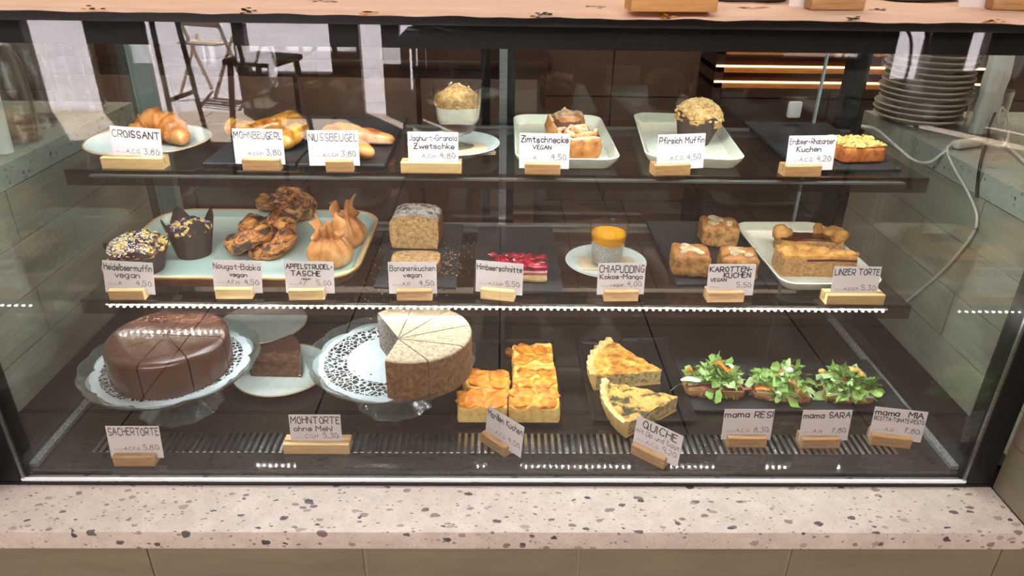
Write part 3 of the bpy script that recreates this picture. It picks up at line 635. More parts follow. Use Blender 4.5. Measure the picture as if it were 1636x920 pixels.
def plastic_tray(label, c, w, d, z, h=.008):
    rings = [rrect(w+a, d+a, .004, zz, 3) for a, zz in ((-.01, 0), (0, h), (-.002, h+.001), (-.006, h*.8), (-.022, .003))]
    return tag(MB().loft(rings).obj('flat_tray', 'black_plastic', loc=(c[0], c[1], z)), label, 'tray')

def crumbs(mb, n, surf, size, r, mi=0, sub=1, sq=.8):
    """surf(u,v)->point; small lumps scattered over it"""
    for k in range(n):
        p = surf(r); s = r.uniform(*size)
        mb.blob(p, (s, s*r.uniform(.7, 1.1), s*sq), sub, s*.45, .9/s, r.random()*50, mi, rot=r.uniform(0, 3))
    return mb
def loose_crumbs(name, label, c, w, d, z, n, mt, seed, size=(.0006, .0016)):
    r = random.Random(seed); mb = MB()
    for k in range(n):
        s = r.uniform(*size); mb.blob((r.gauss(0, w/2.4), r.gauss(0, d/2.4), s*.5), (s, s, s*.6), 1, s*.4, 900, k)
    o = mb.obj(name, mt, loc=(c[0], c[1], z)); tag(o, label, 'crumbs'); o['kind'] = 'stuff'; return o

# --- top shelf -----------------------------------------------------
plate('round_plate', 'pale plate with tan rim under the croissant', 'plate', (-.553, .345), .093, Z1+.0008)
def crescent(name, label, c, z, pts, rads, mt, rz=0, flat=.85, group=None, ridges=0):
    path = smooth_path(pts, 16); K = len(path); rr = []
    for k in range(K):
        t = k/(K-1)*(len(rads)-1); i = min(int(t), len(rads)-2); f = t-i
        r_ = rads[i]*(1-f)+rads[i+1]*f
        if ridges:
            q = (k/(K-1)*ridges) % 1; r_ *= .84+.24*q**1.5
        rr.append(r_)
    L = [0]
    for k in range(1, K): L.append(L[-1]+(path[k]-path[k-1]).length)
    for k in range(K):
        e = min(L[k], L[-1]-L[k]); R0 = rr[k]
        if e < R0*.9: rr[k] = R0*math.sqrt(max(.0, 1-(1-e/(R0*.9))**2))+.0004
    mb = MB().tube(path, rr, 18, 0, flat)
    mb.v = [tuple(Vector(p)*(1+.10*noise.noise(Vector(p)*45+Vector((c[0]*9, c[1]*7, 0))))) for p in mb.v]
    lo = min(p[2] for p in mb.v); mb.v = [(p[0], p[1], p[2]-lo) for p in mb.v]
    return tag(mb.obj(name, mt, loc=(c[0], c[1], z), rot=(0, 0, rz), sharp=70), label, 'pastry', group)
zc = Z1+.006
crescent('croissant', 'flaky brown croissant on the round plate', (-.540, .352), zc, [(-.040, -.018, .012), (-.026, .004, .020), (-.006, .012, .027), (.016, .010, .022), (.036, -.006, .014), (.043, -.018, .009)], [.009, .020, .028, .024, .015, .006], 'croissant', ridges=7, flat=1.0)
zs = Z1+.007
slate('slate board under the glossy poppy seed crescents', (-.372, .405), .135, .29, Z1+.0005)
slate('slate board under the nut crescents', (-.237, .405), .128, .29, Z1+.0005)
def px(P, z, c): 
    q = at(P[0], P[1], z); return (q.x-c[0], q.y-c[1], P[2])
def pastry_from(name, label, plist, zz, rads, mt, **k):
    q = [at(a, b, zz+h) for a, b, h in plist]; c = (sum(p.x for p in q)/len(q), sum(p.y for p in q)/len(q))
    return crescent(name, label, c, zz, [(p.x-c[0], p.y-c[1], h) for p, (a, b, h) in zip(q, plist)], rads, mt, **k)
pastry_from('poppy_crescent', 'long glazed poppy seed crescent bent in a tight U, on top behind its card', [(388, 216, .014), (405, 206, .017), (435, 198, .020), (462, 190, .022), (474, 196, .020), (470, 210, .018), (455, 222, .016), (430, 232, .012)], zs, [.011, .015, .0165, .018, .0195, .019, .0175, .012], 'beugel')
pastry_from('poppy_crescent', 'darker poppy seed crescent with a blunt end left of the long one', [(358, 205, .014), (372, 203, .016), (390, 208, .016), (398, 226, .014), (388, 242, .012)], zs, [.014, .0175, .018, .016, .011], 'beugel')
pastry_from('nut_crescent', 'slim brown nut crescent reaching right of the NUSSBEUGEL card', [(556, 246, .013), (540, 232, .015), (528, 218, .016), (538, 208, .016), (565, 211, .015), (595, 217, .014), (628, 222, .011)], zs, [.011, .015, .0165, .017, .016, .015, .010], 'nuss')
pastry_from('nut_crescent', 'stubby nut crescent with its tip below the longer one', [(596, 242, .011), (584, 240, .014), (570, 234, .015), (560, 226, .014)], zs, [.010, .014, .015, .012], 'nuss')

plate('round_plate', 'white plate under the layered yogurt glass', 'plate', (-.075, .345), .074, Z1+.0008, rim=None)
def napkin(label, c, w, d, z, rz, mt='napkin', n=2):
    mb = MB()
    for k in range(n):
        a = .12*k; ww, dd = w*(1-.04*k), d*(1-.05*k)
        pts = [(ww/2, dd/2), (-ww/2, dd/2), (-ww/2, -dd/2), (ww/2, -dd/2)]
        q = [(x*math.cos(a)-y*math.sin(a), x*math.sin(a)+y*math.cos(a)) for x, y in pts]
        mb.loft([[(x, y, k*.0012) for x, y in q], [(x, y, k*.0012+.001) for x, y in q]])
    return tag(mb.obj('paper_napkin', mt, loc=(c[0], c[1], z), rot=(0, 0, rz), smooth=False), label, 'napkin')
napkin('folded beige napkin under the yogurt glass', (-.056, .345), .085, .07, Z1+.0062, .15)
g = thing('dessert_glass', 'footed dessert glass with plum, white yogurt and granola layers', 'dessert', (-.068, .35, Z1+.0092))
H = .094
MB().lathe([(.0, .0), (.024, .0004), (.0245, .0015), (.012, .004), (.005, .007), (.0048, .016), (.011, .020), (.024, .025), (.031, .033), (.0345, .048), (.0385, H-.001), (.0392, H), (.0378, H), (.0335, .048), (.030, .034), (.022, .027), (.008, .0225), (0, .022)], 48, caps=False).obj('goblet', 'clear', g)
MB().lathe([(0, .0232), (.008, .0234), (.0215, .0278), (.0292, .0345), (.0315, .0415), (0, .044)], 40, wob=lambda t, r, z, k: (r, z+(.0016*math.sin(3*t) if k >= 4 else 0))).obj('plum_layer', 'plum', g)
MB().lathe([(0, .042), (.0312, .0412), (.0330, .048), (.0345, .066), (0, .067)], 40, wob=lambda t, r, z, k: (r, z+(.0016*math.sin(3*t) if k <= 1 else .001*math.sin(4*t+1)))).obj('yogurt_layer', 'yogurt', g)
mb = MB().lathe([(0, .065), (.0344, .0655), (.0352, .076), (.030, .082), (.015, .092), (0, .095)], 24)
r = random.Random(3)
def gs(r):
    t = r.uniform(0, 2*PI); q = r.random()
    if q < .45: return (.0343*math.cos(t), .0343*math.sin(t), r.uniform(.067, .079))
    rr = math.sqrt(r.random())*.033; return (rr*math.cos(t), rr*math.sin(t), .098-.021*(rr/.034)**1.3)
crumbs(mb, 330, gs, (.0016, .0034), r).obj('granola', 'granola', g)

enamel_tray('cream tray under the cinnamon rolls', (.1, .395), .158, .275, Z1+.0006, 0)
def cinnamon_roll(label, P, z, R=.040, rz=0, hgt=.036):
    t = thing('cinnamon_roll', label, 'pastry', (P[0], P[1], z), rz, 'cinnamon rolls')
    path = []; path2 = []; rad = []
    T = 2.6*2*PI
    for k in range(110):
        a = k/109; th = a*T; rr = .004+(R-.010)*a
        path.append((rr*math.cos(th), rr*math.sin(th), hgt*.5+.017*(1-a)**1.2+.0022*math.sin(5*th)+.001*math.sin(11*th))); rad.append((.0046+.0018*a) if a < .97 else .0064*(1-a)/.03+.001)
    mb = MB().tube(path, rad, 12, 0, 2.9)
    mb.v = [tuple(Vector(p)*(1+.13*noise.noise(Vector(p)*70+Vector((rz, 0, 0))))) for p in mb.v]
    mb.v = [(x, y, max(z_, 0)) for x, y, z_ in mb.v]
    mb.obj('dough', 'roll', t, sharp=80)
    mb = MB()
    for k in range(110):
        a = k/109; th = a*T+PI*1.0; rr = .004+(R-.010)*a
        path2.append((rr*math.cos(th), rr*math.sin(th), hgt*.5+.010*(1-a)**1.2))
    MB().tube(path2[4:98], .0034, 8, 0, 4.6).obj('cinnamon_swirl', 'cinnamon', t)
    return t
p = at(905, 218, zc); cinnamon_roll('darker cinnamon roll at the back of the cream tray', (p.x, p.y), Z1+.004, .037, .4)
p = at(922, 247, zc); cinnamon_roll('large cinnamon roll in front on the cream tray', (p.x, p.y), Z1+.004, .043, 2.2, .038)

def tulip(mb, rb, rt, h, rise, n=64, rot=0, pts=4, lean=.0):
    def wob(t, r, z, k):
        q = abs(math.cos(pts/2*(t+rot)))**3.0
        f = z/h
        return (r*(1+.12*q*f*f)+.0012*math.sin(16*t)*f*(1-q), z+rise*q*f**2)
    prof = [(rb, 0), (rb*1.03, .003), (rb+(rt-rb)*.4, h*.4), (rb+(rt-rb)*.75, h*.75), (rt, h), (rt-.0007, h), (rb+(rt-rb)*.7, h*.7), (rb*.95, .004)]
    return mb.lathe(prof, n, wob=wob)
def muffin(label, P, z, rb, rt, h, rise, rot, dome, top, cmt, n, kind, seed, sugar=0, pts=4, lean=(0, 0)):
    t = thing('muffin', label, 'muffin', (P[0], P[1], z), rot); t.rotation_euler = (lean[0], lean[1], rot)
    tulip(MB(), rb, rt, h, rise, pts=pts).obj('paper_case', 'brown_paper', t)
    mb = MB(); rd, hd = dome
    mb.blob((0, 0, h*.9), (rd, rd, hd), 4, .005, 60, seed)
    mb.v = [(x*(1 if z > h*.9 else .84), y*(1 if z > h*.9 else .84), max(z, h*.55)) for x, y, z in mb.v]
    mb.obj('cake', top, t)
    r = random.Random(seed)
    def sf(r):
        a = r.uniform(0, 2*PI); q = r.random()**.55*1.35; rr = rd*math.sin(min(q, 1.5)); return (rr*math.cos(a), rr*math.sin(a), h*.9+hd*math.cos(min(q, 1.5))+.001)
    crumbs(MB(), n, sf, (.0018, .0046), r).obj('crumble', cmt, t)
    if kind == 'blue':
        crumbs(MB(), 60, sf, (.003, .0048), r, sub=2, sq=.95).obj('blueberries', 'blueberry', t)
    if sugar:
        mb = MB()
        for k in range(sugar):
            p_ = sf(r); s = r.uniform(.0006, .0014)
            mb.blob((p_[0]*.92-.004, p_[1]*.92-.006, p_[2]+.0025), (s, s, s*.6), 1, 0)
        mb.obj('icing_sugar', 'sugar', t)
    return t
enamel_tray('cream tray under the peach muffin', (.305, .41), .15, .285, Z1+.0006, -.09)
p = at(1106, 226, zc)
muffin('tall peach muffin with crumble top in an open dark paper case', (p.x, p.y), Z1+.004, .025, .0365, .042, .011, .35, (.0385, .033), 'peach_cake', 'crumble', 520, 'peach', 5, lean=(.06, .12))
slate('bluish slate board under the strawberry rhubarb slice', (.525, .405), .155, .28, Z1+.0005)
def slab(name, label, cat, P, z, rz, w, d, h, layers, seed, mats, amp=.0012, group=None, parts=True):
    """layered slice: layers = [(part name, z0, z1, material, amp)]"""
    t = thing(name, label, cat, (P[0], P[1], z), rz, group)
    for i, (nm, z0, z1, mt, am) in enumerate(layers):
        MB().rbox(-w/2, w/2, -d/2, d/2, z0*h, z1*h, min(.004, (z1-z0)*h*.45), 2, sub=9, amp=am, sc=90, seed=seed+i).obj(nm, mt, t, sharp=60)
    return t
p = at(1362, 252, zs)
t = slab('cake_slice', 'strawberry rhubarb cake slice with yellow crumble right of its card', 'cake', (p.x, p.y), zs, .15, .070, .060, .030, [('cake', 0, .8, 'fruit_sponge', .0012)], 3, None)
r = random.Random(8)
crumbs(MB(), 190, lambda r: (r.uniform(-.034, .034), r.uniform(-.029, .029), .025+r.uniform(0, .003)), (.0018, .0042), r).obj('crumble', 'yellow_crumble', t)

# --- middle shelf ---------------------------------------------------
t = thing('wooden_tray', 'large mint enamelled tray with wooden rim under muffins and babka', 'tray', (-.43, .372, Z2+.0006))
w, d = .412, .298
MB().loft([rrect(w-.03, d-.03, .05, 0, 10), rrect(w, d, .062, .020, 10), rrect(w-.002, d-.002, .061, .022, 10), rrect(w-.012, d-.012, .057, .022, 10), rrect(w-.03, d-.03, .05, .004, 10)]).obj('wooden_body', 'walnut', t)
MB().loft([rrect(w-.012, d-.012, .057, .0224, 10), rrect(w-.020, d-.020, .054, .0205, 10), rrect(w-.034, d-.034, .048, .0125, 10), rrect(w-.06, d-.06, .04, .0115, 10)], cap0=False).obj('enamel_lining', 'mint', t)
MB().loft([rrect(w-.002, d-.002, .061, .0222, 10), rrect(w-.004, d-.004, .0605, .0232, 10), rrect(w-.011, d-.011, .0575, .0232, 10), rrect(w-.013, d-.013, .057, .0222, 10)], cap0=False, cap1=False).obj('pale_rim', 'pale_oak', t)
zt = Z2+.0125
muffin('squat blueberry muffin dusted with sugar above its card', (-.572, .275), zt, .031, .043, .036, .014, .3, (.044, .026), 'muffin', 'yellow_crumble', 170, 'blue', 11, sugar=620)
p = at(311, 405, zt)
muffin('blueberry muffin in a tall pointed brown paper case', (p.x, p.y), zt, .027, .037, .046, .026, .75, (.035, .016), 'muffin', 'yellow_crumble', 150, 'blue', 23, sugar=60)
def babka(label, P, z, rz, R=.024, r1=.0135, rt=.0135, seed=1):
    path = []; n = 120
    for k in range(n):
        a = 2*PI*k/n*2; b = 2*PI*k/n*3
        path.append(((R+r1*math.cos(b))*math.cos(a)*1.0, (R+r1*math.cos(b))*math.sin(a)*1.22, .022+r1*1.05*math.sin(b)))
    mb = MB().tube(path, [rt*(1+.09*math.sin(k*1.1+seed)) for k in range(n)], 20, closed=True)
    mb.blob((0, 0, .016), (.03, .036, .014), 3, .004, 60, seed)
    mb.v = [tuple(Vector((x, y, max(z_, 0)))*(1+.08*noise.noise(Vector((x, y, z_))*60+Vector((seed, 0, 0)))+.05*noise.noise(Vector((x, y, z_))*190))) for x, y, z_ in mb.v]
    return tag(mb.obj('babka', 'babka', loc=(P[0], P[1], z), rot=(0, 0, rz), sharp=80), label, 'pastry', 'nougat babkas')
p = at(424, 398, zt); babka('dark nougat babka knot in front behind its card', (p.x, p.y), zt, -.4, .026, .015, .0165, 1)
p = at(462, 347, zt); babka('nougat babka knot leaning at the back of the wooden tray', (p.x, p.y), zt, .9, .025, .014, .0155, 4)
def strudel(label, P, z, rz, R=.036, seed=0, sc=1):
    rr = random.Random(seed); ph = [rr.uniform(0, 6) for _ in range(6)]
    prof = [(.0, 0), (R*.78, .0), (R*.97, .006), (R*1.0, .016), (R*.9, .028), (R*.66, .040), (R*.45, .048), (R*.43, .053), (R*.52, .059), (R*.66, .067), (R*.62, .068), (R*.46, .059), (R*.3, .054), (0, .053)]
    def wob(t, r, z_, k):
        f = z_/.07; pl = .06+.22*max(0, f-.3)
        w_ = 1+pl*math.sin(9*t+ph[0]+2*f)*(.4+f)+.05*math.sin(4*t+ph[1]+5*f)+.05*math.sin(17*t+ph[3])*f
        zz = z_+(.012*math.sin(3*t+ph[2])+.006*math.sin(7*t+ph[4])*1 if 8 <= k <= 11 else 0)
        return (r*w_, max(0, zz))
    mb = MB().lathe(prof, 90, wob=wob)
    mb.v = [(x*sc, y*sc*.9, z_*sc) for x, y, z_ in mb.v]
    return tag(mb.obj('strudel_pouch', 'phyllo', loc=(P[0], P[1], z), rot=(0, 0, rz), sharp=60), label, 'pastry', 'apple strudel pouches')
p = at(529, 420, zt); strudel('crinkled apple strudel pouch in front behind its card', (p.x, p.y), zt, .3, .036, 2, 1.0)
p = at(556, 388, zt); strudel('browner apple strudel pouch behind the front one', (p.x, p.y), zt, 1.5, .035, 6, 1.0)

slate('slate board dusted with sugar under the banana bread', (-.134, .365), .128, .262, Z2+.0005)
z2 = Z2+.007
def loaf(label, P, z, rz, w, d, h, seed, lie=False):
    t = thing('banana_bread', label, 'cake', (P[0], P[1], z), rz, 'banana bread pieces')
    mb = MB(); n = 10; rings = []
    outl = [(-w*.46, 0), (-w*.49, h*.25), (-w*.5, h*.6), (-w*.485, h*.8), (-w*.42, h*.92), (-w*.28, h*.985), (-w*.1, h*1.0), (w*.1, h*1.0), (w*.28, h*.985), (w*.42, h*.92), (w*.485, h*.8), (w*.5, h*.6), (w*.49, h*.25), (w*.46, 0), (w*.2, 0), (-w*.2, 0)]
    for k in range(n+1):
        y = -d/2+d*k/n; rings.append([(x*(1+.02*noise.noise(Vector((x*50, y*50, seed)))), y+.0012*noise.noise(Vector((x*120, k, q*120+seed))), q*(1+.05*noise.noise(Vector((x*40, y*40, seed+4))))) for x, q in outl])
    mb.loft(rings, 0, False, False)
    mb.obj('crust', 'banana_crust', t, sharp=70)
    for y in (-d/2, d/2):
        e = -.0008 if y < 0 else .0008; mb = MB()
        mb.loft([[(x*1.0, y, q) for x, q in outl], [(x*.975, y+e, .0008+q*.965) for x, q in outl]])
        mb.obj('cut_face', 'banana', t, smooth=False)
    return t
p = at(664, 397, z2); loaf('banana bread end with sugared top and brown cut face', (p.x, p.y+.031), z2, -.05, .086, .062, .060, 1)
p = at(662, 440, z2); t = loaf('slice of banana bread lying flat before the sugared loaf', (p.x, p.y-.02), z2, 0, .080, .018, .056, 2)
t.rotation_euler = (math.radians(-90), 0, 0); t.location = (p.x, p.y+.001, z2+.0093)
loose_crumbs('sugar_dust', 'sugar and crumbs scattered on the banana bread slate', (-.134, .34), .12, .2, z2-.001, 420, 'sugar', 5, (.0003, .0008))
loose_crumbs('cake_crumbs', 'brown crumbs right of the banana bread', (-.092, .315), .03, .09, z2-.001, 90, 'banana', 6, (.0006, .002))

slate('slate board under the raspberry slice', (.028, .352), .14, .262, Z2+.0005)
p = at(832, 452, z2)
t = slab('cake_slice', 'raspberry jelly slice with pink cream beside the Himbeerschnitte card', 'cake', (p.x, p.y+.024), z2, -.03, .084, .046, .034, [('sponge', 0, .42, 'sponge', .0008), ('cream', .42, .62, 'pink_cream', .0008), ('jelly', .6, .86, 'raspberry', .0016)], 5, None)
r = random.Random(2)
crumbs(MB(), 60, lambda r: (r.uniform(-.038, .038), r.uniform(-.02, .02), .029), (.004, .007), r, sub=2, sq=.6).obj('raspberries', 'raspberry', t)
p = at(786, 410, z2)
tag(MB().blob((0, 0, .004), (.008, .006, .0045), 3, .003, 300, 2).obj('raspberry_piece', 'raspberry', loc=(p.x, p.y, z2-.001)), 'loose crushed raspberry on the slate behind the Himbeerschnitte card', 'fruit')
loose_crumbs('jelly_drips', 'small red drips scattered on the raspberry slate', (.02, .38), .09, .05, z2-.001, 16, 'raspberry', 9, (.0006, .0016))

plate('round_plate', 'white plate under the chia pudding glass', 'plate', (.177, .322), .069, Z2+.0008, rim=None, h=.012)
napkin('kraft paper napkin under the chia pudding glass', (.180, .322), .098, .056, Z2+.0055, -.12)
def chia_mat():
    m, N, L, P = base_mat('chia_pudding'); P.inputs['Roughness'].default_value = .4
    tc = N.new('ShaderNodeTexCoord'); vo = N.new('ShaderNodeTexVoronoi'); vo.inputs['Scale'].default_value = 520; L.new(tc.outputs['Object'], vo.inputs['Vector'])
    rp = N.new('ShaderNodeValToRGB'); e = rp.color_ramp.elements; e[0].position = .22; e[0].color = lin((64, 60, 56)); e[1].position = .42; e[1].color = lin((216, 216, 208))
    L.new(vo.outputs['Distance'], rp.inputs['Fac']); L.new(rp.outputs['Color'], P.inputs['Base Color']); return m
M['chia'] = chia_mat()
g = thing('pudding_glass', 'small tumbler of speckled chia pudding topped with yellow mango', 'dessert', (.178, .320, Z2+.0078))
MB().lathe([(0, 0), (.0225, 0), (.0235, .001), (.0318, .0685), (.0322, .070), (.0308, .070), (.0225, .005), (0, .0045)], 48, caps=False).obj('tumbler', 'clear', g)
MB().lathe([(0, .0048), (.0222, .0052), (.0276, .0405), (0, .042)], 40, wob=lambda t, r, z, k: (r, z+(.0018*math.sin(2*t) if k >= 2 else 0))).obj('chia_pudding', 'chia', g)
MB().lathe([(0, .041), (.0274, .0400), (.0296, .0555), (.0285, .0565), (0, .0562)], 40, wob=lambda t, r, z, k: (r, z+(.0018*math.sin(2*t) if k <= 1 else 0))).obj('mango_layer', 'mango', g)

slate('slate board under the three carrot cakes', (.363, .385), .165, .268, Z2+.0005)
def carrot(label, P, z, rz, w, d, h, seed):
    t = thing('carrot_cake', label, 'cake', (P[0], P[1], z), rz, 'carrot cake squares')
    MB().rbox(-w/2, w/2, -d/2, d/2, 0, h, .008, 3, sub=12, amp=.0022, sc=80, seed=seed, matf=lambda n, c: 1 if n.z > .5 else 0).obj('cake', ['carrot', 'carrot_top'], t, sharp=70)
    mb = MB()
    for k, (a, b, q) in enumerate(((-.08, .04, .30), (.20, -.20, .17), (-.22, -.26, .12))):
        mb.blob((a*w, b*d, h+.0006), (q*w, q*d*.8, .0016), 4, .010, 75, seed+k*3, rot=seed)
    mb.v = [(x, y, min(z, h+.003)) for x, y, z in mb.v]
    mb.obj('sugar_icing', 'glaze', t)
    return t
p = at(1105, 443, z2); carrot('iced carrot cake square on the left of the three', (p.x, p.y+.024), z2, -.12, .060, .056, .040, 3)
p = at(1150, 395, z2); carrot('carrot cake square at the back of the three', (p.x, p.y+.022), z2, -.10, .064, .054, .042, 8)
p = at(1181, 446, z2); carrot('carrot cake square on the right behind its card', (p.x, p.y+.02), z2, -.15, .058, .054, .040, 14)

enamel_tray('white tray with raised edge under the Linzer torte', (.525, .362), .168, .262, Z2+.0006, .02, h=.016)
def wedge_bar(label, P, z, rz, pts, h, seed):
    """piece of Linzer torte: outline pts (counter-clockwise)"""
    t = thing('linzer_torte', label, 'cake', (P[0], P[1], z), rz, 'Linzer torte pieces')
    mb = MB(); out = []
    for i in range(len(pts)):
        a, b = Vector(pts[i]), Vector(pts[(i+1) % len(pts)])
        for k in range(8): out.append(a.lerp(b, k/8))
    cx = sum(p.x for p in out)/len(out); cy = sum(p.y for p in out)/len(out)
    rings = []
    for zz, sc in ((0, .99), (h*.3, 1.0), (h*.62, 1.0), (h*.82, .995), (h*.93, .96)):
        rings.append([(cx+(p.x-cx)*sc+.0014*noise.noise(Vector((p.x*90, p.y*90, zz*90+seed))), cy+(p.y-cy)*sc+.0014*noise.noise(Vector((p.x*90+9, p.y*90, zz*90+seed))), zz+(.003*noise.noise(Vector((p.x*60, p.y*60, seed))) if zz > h*.5 else 0)) for p in out])
    mb.loft(rings, mis=[0, 0, 0, 1, 1]); mb.obj('base', ['linzer', 'linzer_top'], t, sharp=60)
    return t, cx, cy
p = at(1305, 440, z2)
t, cx, cy = wedge_bar('thick Linzer torte piece in front with pale cut side', (p.x, p.y+.012), z2-.003, -.06, [(-.058, -.014), (.062, -.008), (.062, .010), (-.034, .044), (-.062, .03)], .040, 2)
r = random.Random(4)
mb = MB()
for (a, b, s) in [(-.045, .012, .017), (-.02, .018, .014), (.008, .008, .014), (.035, .003, .013), (.055, .002, .011)]: mb.blob((a, b, .036), (s, s*.75, .008), 3, .004, 90, a*99)
mb.obj('crust_top', 'linzer_top', t)
MB().tube([(-.02, -.0118, .029), (.02, -.0098, .030), (.061, -.0078, .0285)], .002, 8).obj('jam_seam', 'jam', t)
p = at(1290, 402, z2)
t, cx, cy = wedge_bar('Linzer torte piece behind showing dark jam between dough lumps', (p.x, p.y+.006), z2-.003, -.02, [(-.055, -.02), (.055, -.018), (.06, .02), (-.052, .022)], .030, 6)
MB().rbox(-.052, .052, -.018, .019, .024, .031, .003, 2, sub=9, amp=.002, sc=90, seed=3).obj('jam', 'jam', t)
for (a, b, s) in [(-.045, .006, .017), (.045, .010, .018), (.047, -.010, .015), (.020, .019, .010)]: MB().blob((a, b, .033), (s, s*.85, .012), 3, .006, 70, a*77).obj('dough_lump', 'linzer_top', t)

# --- base -----------------------------------------------------------
def scallop(n, amp): return lambda t, r, z, k: (r*(1+amp*abs(math.sin(n*t/2))*(1 if r > .09 else 0)), z+(.002*abs(math.sin(n*t/2)) if r > .11 else 0))
def cake_stand(label, c):
    t = thing('cake_stand', label, 'cake stand', (c[0], c[1], Z0))
    MB().lathe([(0, .0745), (.10, .0735), (.112, .074), (.124, .082), (.1275, .0835), (.1265, .0795), (.115, .070), (.10, .0685), (.03, .0685), (0, .0685)], 112, wob=scallop(16, .022), caps=False).obj('glass_plate', 'pressed', t)
    MB().lathe([(.024, .0685), (.020, .058), (.024, .040), (.038, .018), (.056, .006), (.062, .0), (.059, 0), (.052, .003), (.034, .014), (.020, .036), (.016, .058), (.018, .0680)], 80, wob=lambda t, r, z, k: (r*(1+.03*math.sin(12*t)*(1 if r > .05 else .3)), z), caps=False).obj('foot', 'pressed', t)
    return t
def lace_mat():
    m, N, L, P = base_mat('paper_lace'); P.inputs['Base Color'].default_value = lin((188, 199, 204)); P.inputs['Roughness'].default_value = .85
    tc = N.new('ShaderNodeTexCoord')
    nz = N.new('ShaderNodeTexNoise'); nz.inputs['Scale'].default_value = 60; nz.inputs['Detail'].default_value = 1; L.new(tc.outputs['Object'], nz.inputs['Vector'])
    ad = N.new('ShaderNodeVectorMath'); ad.operation = 'MULTIPLY_ADD'; L.new(nz.outputs['Color'], ad.inputs[0]); ad.inputs[1].default_value = (.006,)*3; L.new(tc.outputs['Object'], ad.inputs[2])
    vo = N.new('ShaderNodeTexVoronoi'); vo.feature = 'DISTANCE_TO_EDGE'; vo.inputs['Scale'].default_value = 125; L.new(ad.outputs[0], vo.inputs['Vector'])
    v2 = N.new('ShaderNodeTexVoronoi'); v2.inputs['Scale'].default_value = 44; L.new(ad.outputs[0], v2.inputs['Vector'])
    g1 = N.new('ShaderNodeMath'); g1.operation = 'GREATER_THAN'; g1.inputs[1].default_value = .075; L.new(vo.outputs['Distance'], g1.inputs[0])
    g2 = N.new('ShaderNodeMath'); g2.operation = 'GREATER_THAN'; g2.inputs[1].default_value = .2; L.new(v2.outputs['Distance'], g2.inputs[0])
    mu = N.new('ShaderNodeMath'); mu.operation = 'MULTIPLY'; L.new(g1.outputs[0], mu.inputs[0]); L.new(g2.outputs[0], mu.inputs[1])
    tr = N.new('ShaderNodeBsdfTransparent'); mx = N.new('ShaderNodeMixShader'); L.new(mu.outputs[0], mx.inputs['Fac']); L.new(P.outputs[0], mx.inputs[1]); L.new(tr.outputs[0], mx.inputs[2])
    L.new(mx.outputs[0], N['Material Output'].inputs['Surface']); return m
M['lace'] = lace_mat(); M['doily'] = mat('doily_paper', [(184, 195, 200), (176, 188, 194)], rough=.85)
def doily(label, c, R=.1185, rz=0):
    mb = MB(); n = 144; prof = [0, .030, .066, .068, .101, .1055, 1]
    def ring(r, z): return [((r if r < 1 else R*(1-.085+.085*abs(math.sin(5*2*PI*i/n+1e-6))**.6))*math.cos(2*PI*i/n)*(1), (r if r < 1 else R*(1-.085+.085*abs(math.sin(5*2*PI*i/n+1e-6))**.6))*math.sin(2*PI*i/n), z) for i in range(n)]
    rr = [.0005, .03, .066, .0665, 0.1015, .102, 1]
    mis = [0, 0, 0, 1, 0, 0]
    rings = [ring(q, .0) for q in rr]
    mb.loft(rings, 0, True, False, mis=mis)
    top = MB().loft([ring(q, .0005) for q in rr], 0, True, False, mis=mis)
    mb.add(top.v, top.f); mb.m[-len(top.m):] = top.m
    return tag(mb.obj('paper_doily', ['doily', 'lace'], loc=(c[0], c[1], Z0+.0750), rot=(0, 0, rz), smooth=False), label, 'doily', 'lace paper doilies')
def sector(mb, a0, a1, R, h, apex=(0, 0), bev=.008, n=14, gap=.0007, mi_top=0, mi_side=0, mi_cut=0, radial=8):
    """upright wedge with a rounded top outer edge; apex may lie off the circle's centre"""
    ap = Vector(apex); rows = []
    prof = [(1, 0), (1, h-bev)]+[(1-bev/R*(1-math.cos(t)), h-bev+bev*math.sin(t)) for t in (PI/6, PI/3, PI/2)]+[(k, h) for k in (.6, .3)]
    arc = [Vector((R*math.cos(a0+(a1-a0)*i/n), R*math.sin(a0+(a1-a0)*i/n))) for i in range(n+1)]
    am = (a0+a1)/2; sh = Vector((math.cos(am), math.sin(am)))*gap/max(.2, math.sin((a1-a0)/2))
    P = lambda i, s, z: (*(ap+(arc[i]-ap)*s+sh), z)
    V = []; 
    for s, z in prof: V += [P(i, s, z) for i in range(n+1)]
    F = []; mm = []
    for k in range(len(prof)-1):
        for i in range(n):
            F.append((k*(n+1)+i, k*(n+1)+i+1, (k+1)*(n+1)+i+1, (k+1)*(n+1)+i)); mm.append(mi_side if k < 1 else mi_top)
    c0 = len(V); V += [(*(ap+sh), 0), (*(ap+sh), h)]
    K = len(prof)-1
    for i in range(n): F.append((K*(n+1)+i, K*(n+1)+i+1, c0+1)); mm.append(mi_top); F.append((i+1, i, c0)); mm.append(mi_cut)
    for i in (0, n):
        F.append(tuple([c0]+[k*(n+1)+i for k in range(K+1)]+[c0+1])); mm.append(mi_cut)
    o = len(mb.v); mb.add(V, F); mb.m[-len(mm):] = mm
    return mb
SC = (-.500, .162); MC = (-.166, .178)
cake_stand('pressed glass cake stand under the whole chocolate cake', SC)
cake_stand('pressed glass cake stand under the partly eaten poppy seed cake', MC)
doily('round lace doily under the chocolate cake', SC, rz=.2)
doily('round lace doily half bare under the poppy seed cake', (MC[0]-.004, MC[1]), rz=.5)
t = thing('sachertorte', 'whole glossy chocolate cake scored into eight slices', 'cake', (-.494, .150, Z0+.0762))
a = math.radians(86)
for k in range(8):
    mb = MB(); sector(mb, a+k*PI/4, a+(k+1)*PI/4, .0835, .056, bev=.009, gap=.0010)
    mb.obj('slice', 'choc', t, sharp=50)
